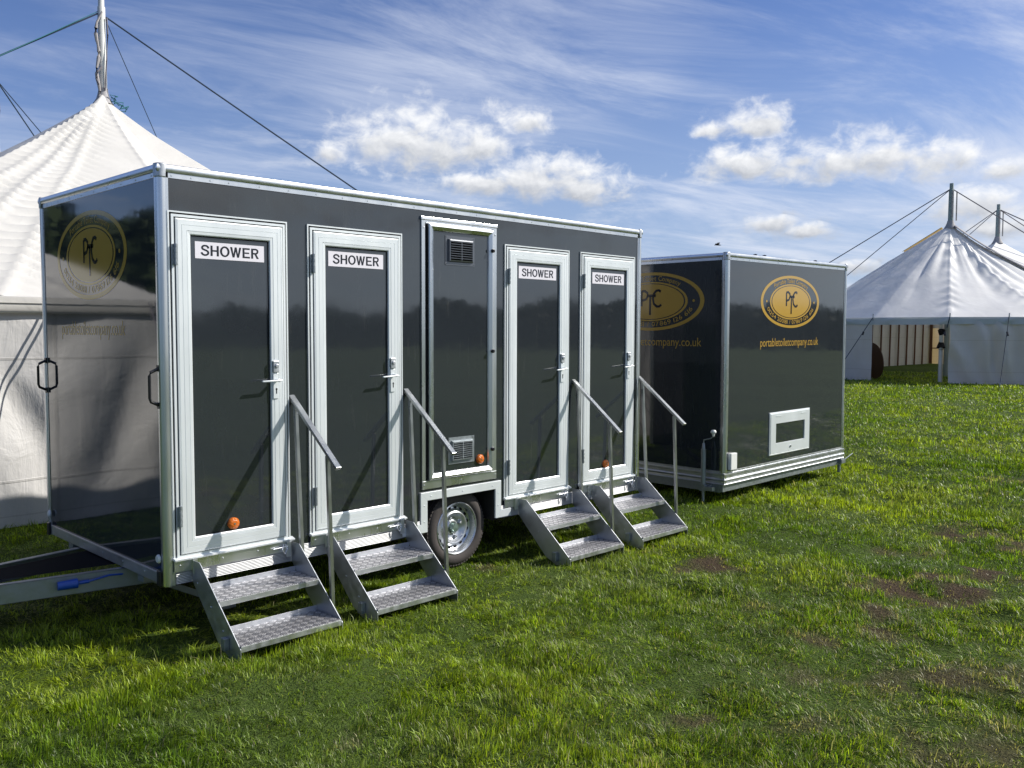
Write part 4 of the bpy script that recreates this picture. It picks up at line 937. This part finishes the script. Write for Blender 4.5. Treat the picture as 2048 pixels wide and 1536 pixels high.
# poles of the far side wall, seen through the doorway
for x in np.arange(34.5, 49, 1.1): MB().tube([(x, 13.36, 0), (x + .05, 13.36, EZ2)], .045, 6).build('wall_pole', M['rib'], MBq, smooth=True)
for y in (13.3, 11.4, 9.4, 7.4): MB().tube([(48.85, y, 0), (48.85, y, EZ2)], .05, 6).build('wall_pole', M['rib'], MBq, smooth=True)
MB().tube([(48.8, 13.3, .85), (48.8, 6, .85)], .03, 6).build('wall_rail', M['rib'], MBq)
pp = MB().tube([(29.86, 6.28, 0), (29.97, 6.32, EZ2)], .07, 12).build('side_pole', M['pole'], MBq, smooth=True)
k = MB(); k.tube([(29.90, 6.30, 1.12), (29.90, 6.30, 1.18), (29.93, 6.31, 1.25), (29.93, 6.31, 1.72), (29.93, 6.30, 1.76), (29.93, 6.30, 1.82)], .11, 12, rs=[.10, .14, .12, .11, .14, .12]); k.build('padding', M['wrap'], pp, smooth=True)
for (x, y), tz in ((PC, 7.34), (PD, 7.36)):
    kp = king_pole(MBq, x, y, 5, tz, .10, M['pole_g'])
    k = MB(); k.tube([(x - .14, y - .1, tz - .3), (x - .16, y - .1, tz - .7), (x - .13, y - .1, tz - 1.3)], .03, 6); k.tube([(x + .12, y - .16, tz - .3), (x + .13, y - .16, tz - 1.4)], .025, 6); k.build('halyard', M['canvas_lash'], kp, smooth=True)
    k = MB(); k.lathe([(.24, -.16), (.17, -.05), (.13, .05), (.11, .14)], (x, y, PZ2), 18, 'z'); k.build('pole_collar', M['seamband'], kp, smooth=True)
flap(MBq, 'lacing_flap', (34., 1.0), PC, EZ2, PZ2, .28, .42, M['seamband'], .30, .97, .10)
flap(MBq, 'lacing_flap', (33.5, 13.5), PC, EZ2, PZ2, .0, .34, M['seamtan'], .72, .95, .08)
tC = (34, 7.5, 7.15); tD = (41.4, 8, 7.15)
rope(MBq, tC, (27.0, 16.5, 0), .020, M['rope_g']); rope(MBq, tC, (30.8, 12.0, 2.3), .016, M['rope_g']); rope(MBq, tC, (37.5, -1.8, .0), .020, M['rope_g']); 
rope(MBq, tD, (38.9, 12.9, 3.0), .018, M['rope_g']); rope(MBq, tD, (39.6, 11.0, 3.8), .016, M['rope_g']); rope(MBq, tD, (45.5, .2, .6), .020, M['rope_g']); rope(MBq, tD, (43.4, 1.2, 3.2), .024, M['rope_g'])
for e, s_ in (((28.73, 8.17), (27.9, 9.25)), ((28.88, 5.7), (27.6, 5.9)), ((29.9, 4.22), (28.4, 4.0)), ((30.7, 3.08), (29.9, 2.0)), ((30.0, 11.42), (28.9, 12.2))):
    if e[0] == 28.88: rope(MBq, (*e, EZ2), (28.80, 5.75, 1.85), .015, M['rope'])
    else: rope(MBq, (*e, EZ2), (*s_, .0), .013, M['rope']); stake(MBq, (*s_, 0))
    a = Vector((*e, EZ2)); b_ = Vector((*s_, 0)); c = a.lerp(b_, .22); MB().tube([c, c + (b_ - a).normalized() * .14 + Vector((.03, -.03, 0))], .035, 6).build('rope_slide', M['plastic_k'], MBq)
    MB().tube([(e[0], e[1], EZ2 - .1), (e[0] + .02, e[1], EZ2 + .13)], .02, 6).build('eaves_pin', M['galv'], MBq)
# disc on edge just inside the doorway, for an unidentified brown shape
k = MB(); c = Vector((31.35, 9.05, .66)); ax_ = Vector((.80, -.60, .12)).normalized(); u = ax_.cross(Vector((0, 0, 1))).normalized(); w = ax_.cross(u); n = 40
rg = [[c + ax_ * t + (u * math.cos(2 * PI * j / n) + w * math.sin(2 * PI * j / n)) * .66 for j in range(n)] for t in (0, .03)]
k.add(rg[0] + rg[1], [list(range(n)), list(range(n, 2 * n))] + [(j, (j + 1) % n, n + (j + 1) % n, n + j) for j in range(n)])
ORG = Vector((31.35, 9.05, 0)); o = k.build('brown_disc', M['wood'], bevel=.004); o.location = ORG - Vector((1.0, .25, 0)); tag(o, 'round brown disc on edge inside the far marquee doorway, for an unidentified brown shape', 'table top'); ORG = Vector((0, 0, 0))

# bird
bx, by, bz = 33.07, 17.06, 5.58; ORG = Vector((bx, by, bz))
k = MB(); k.tube([(bx - .10, by + .1, bz), (bx - .05, by + .05, bz + .01), (bx, by, bz + .01), (bx + .06, by - .06, bz), (bx + .12, by - .12, bz - .01)], .03, 8, rs=[.006, .03, .035, .025, .004])
for s_ in (-1, 1):
    d = Vector((.5, .5, 0)) * s_; k.add([Vector((bx, by, bz + .02)) + q for q in (Vector((.04, -.04, 0)), Vector((-.04, .04, 0)), d * .28 + Vector((-.03, .03, .07)), d * .5 + Vector((-.04, .04, -.02)), d * .28 + Vector((.05, -.05, .07)))], [(0, 1, 2, 4), (4, 2, 3)])
o = k.build('bird', M['bird']); o.location = ORG; tag(o, 'tiny dark bird flying above the second trailer', 'bird'); ORG = Vector((0, 0, 0))

# ------------------------------------------------------------------ woods round the field (seen in the gloss of the panels)
def wood(az0, az1, dist, hmin, hmax, n, seed):
    r_ = np.random.default_rng(seed); a = az0 + (az1 - az0) * r_.random(n); d = dist + r_.random(n) * 10
    top = hmin + (hmax - hmin) * fbm(a * 14, a * 0 + .5, seed, 4) ** 1.0
    z = top * r_.random(n) ** .7
    c = np.stack([CP.x + d * np.sin(a), CP.y + d * np.cos(a), z], 1); s = .25 + .5 * r_.random(n)
    u = r_.normal(size=(n, 3)); u /= np.linalg.norm(u, axis=1)[:, None]; v = np.cross(u, r_.normal(size=(n, 3))); v /= np.linalg.norm(v, axis=1)[:, None]
    u *= s[:, None]; v *= s[:, None] * .7
    P = np.stack([c - u, c + v, c + u, c - v], 1); f = np.arange(4 * n); me = np_mesh('wood', P.reshape(-1, 3), f, np.full(n, 4))
    me.materials.append(M['leaf']); o = bpy.data.objects.new('distant_wood', me); sc.collection.objects.link(o); o['kind'] = 'stuff'
M['leaf'] = simple('dark_foliage', (.035, .055, .016), .7, var=.4, vscale=.5)
wood(math.radians(95), math.radians(200), 85, 1.8, 6.2, 26000, 5)
wood(math.radians(-75), math.radians(-5), 52, 5.0, 11.5, 30000, 8)
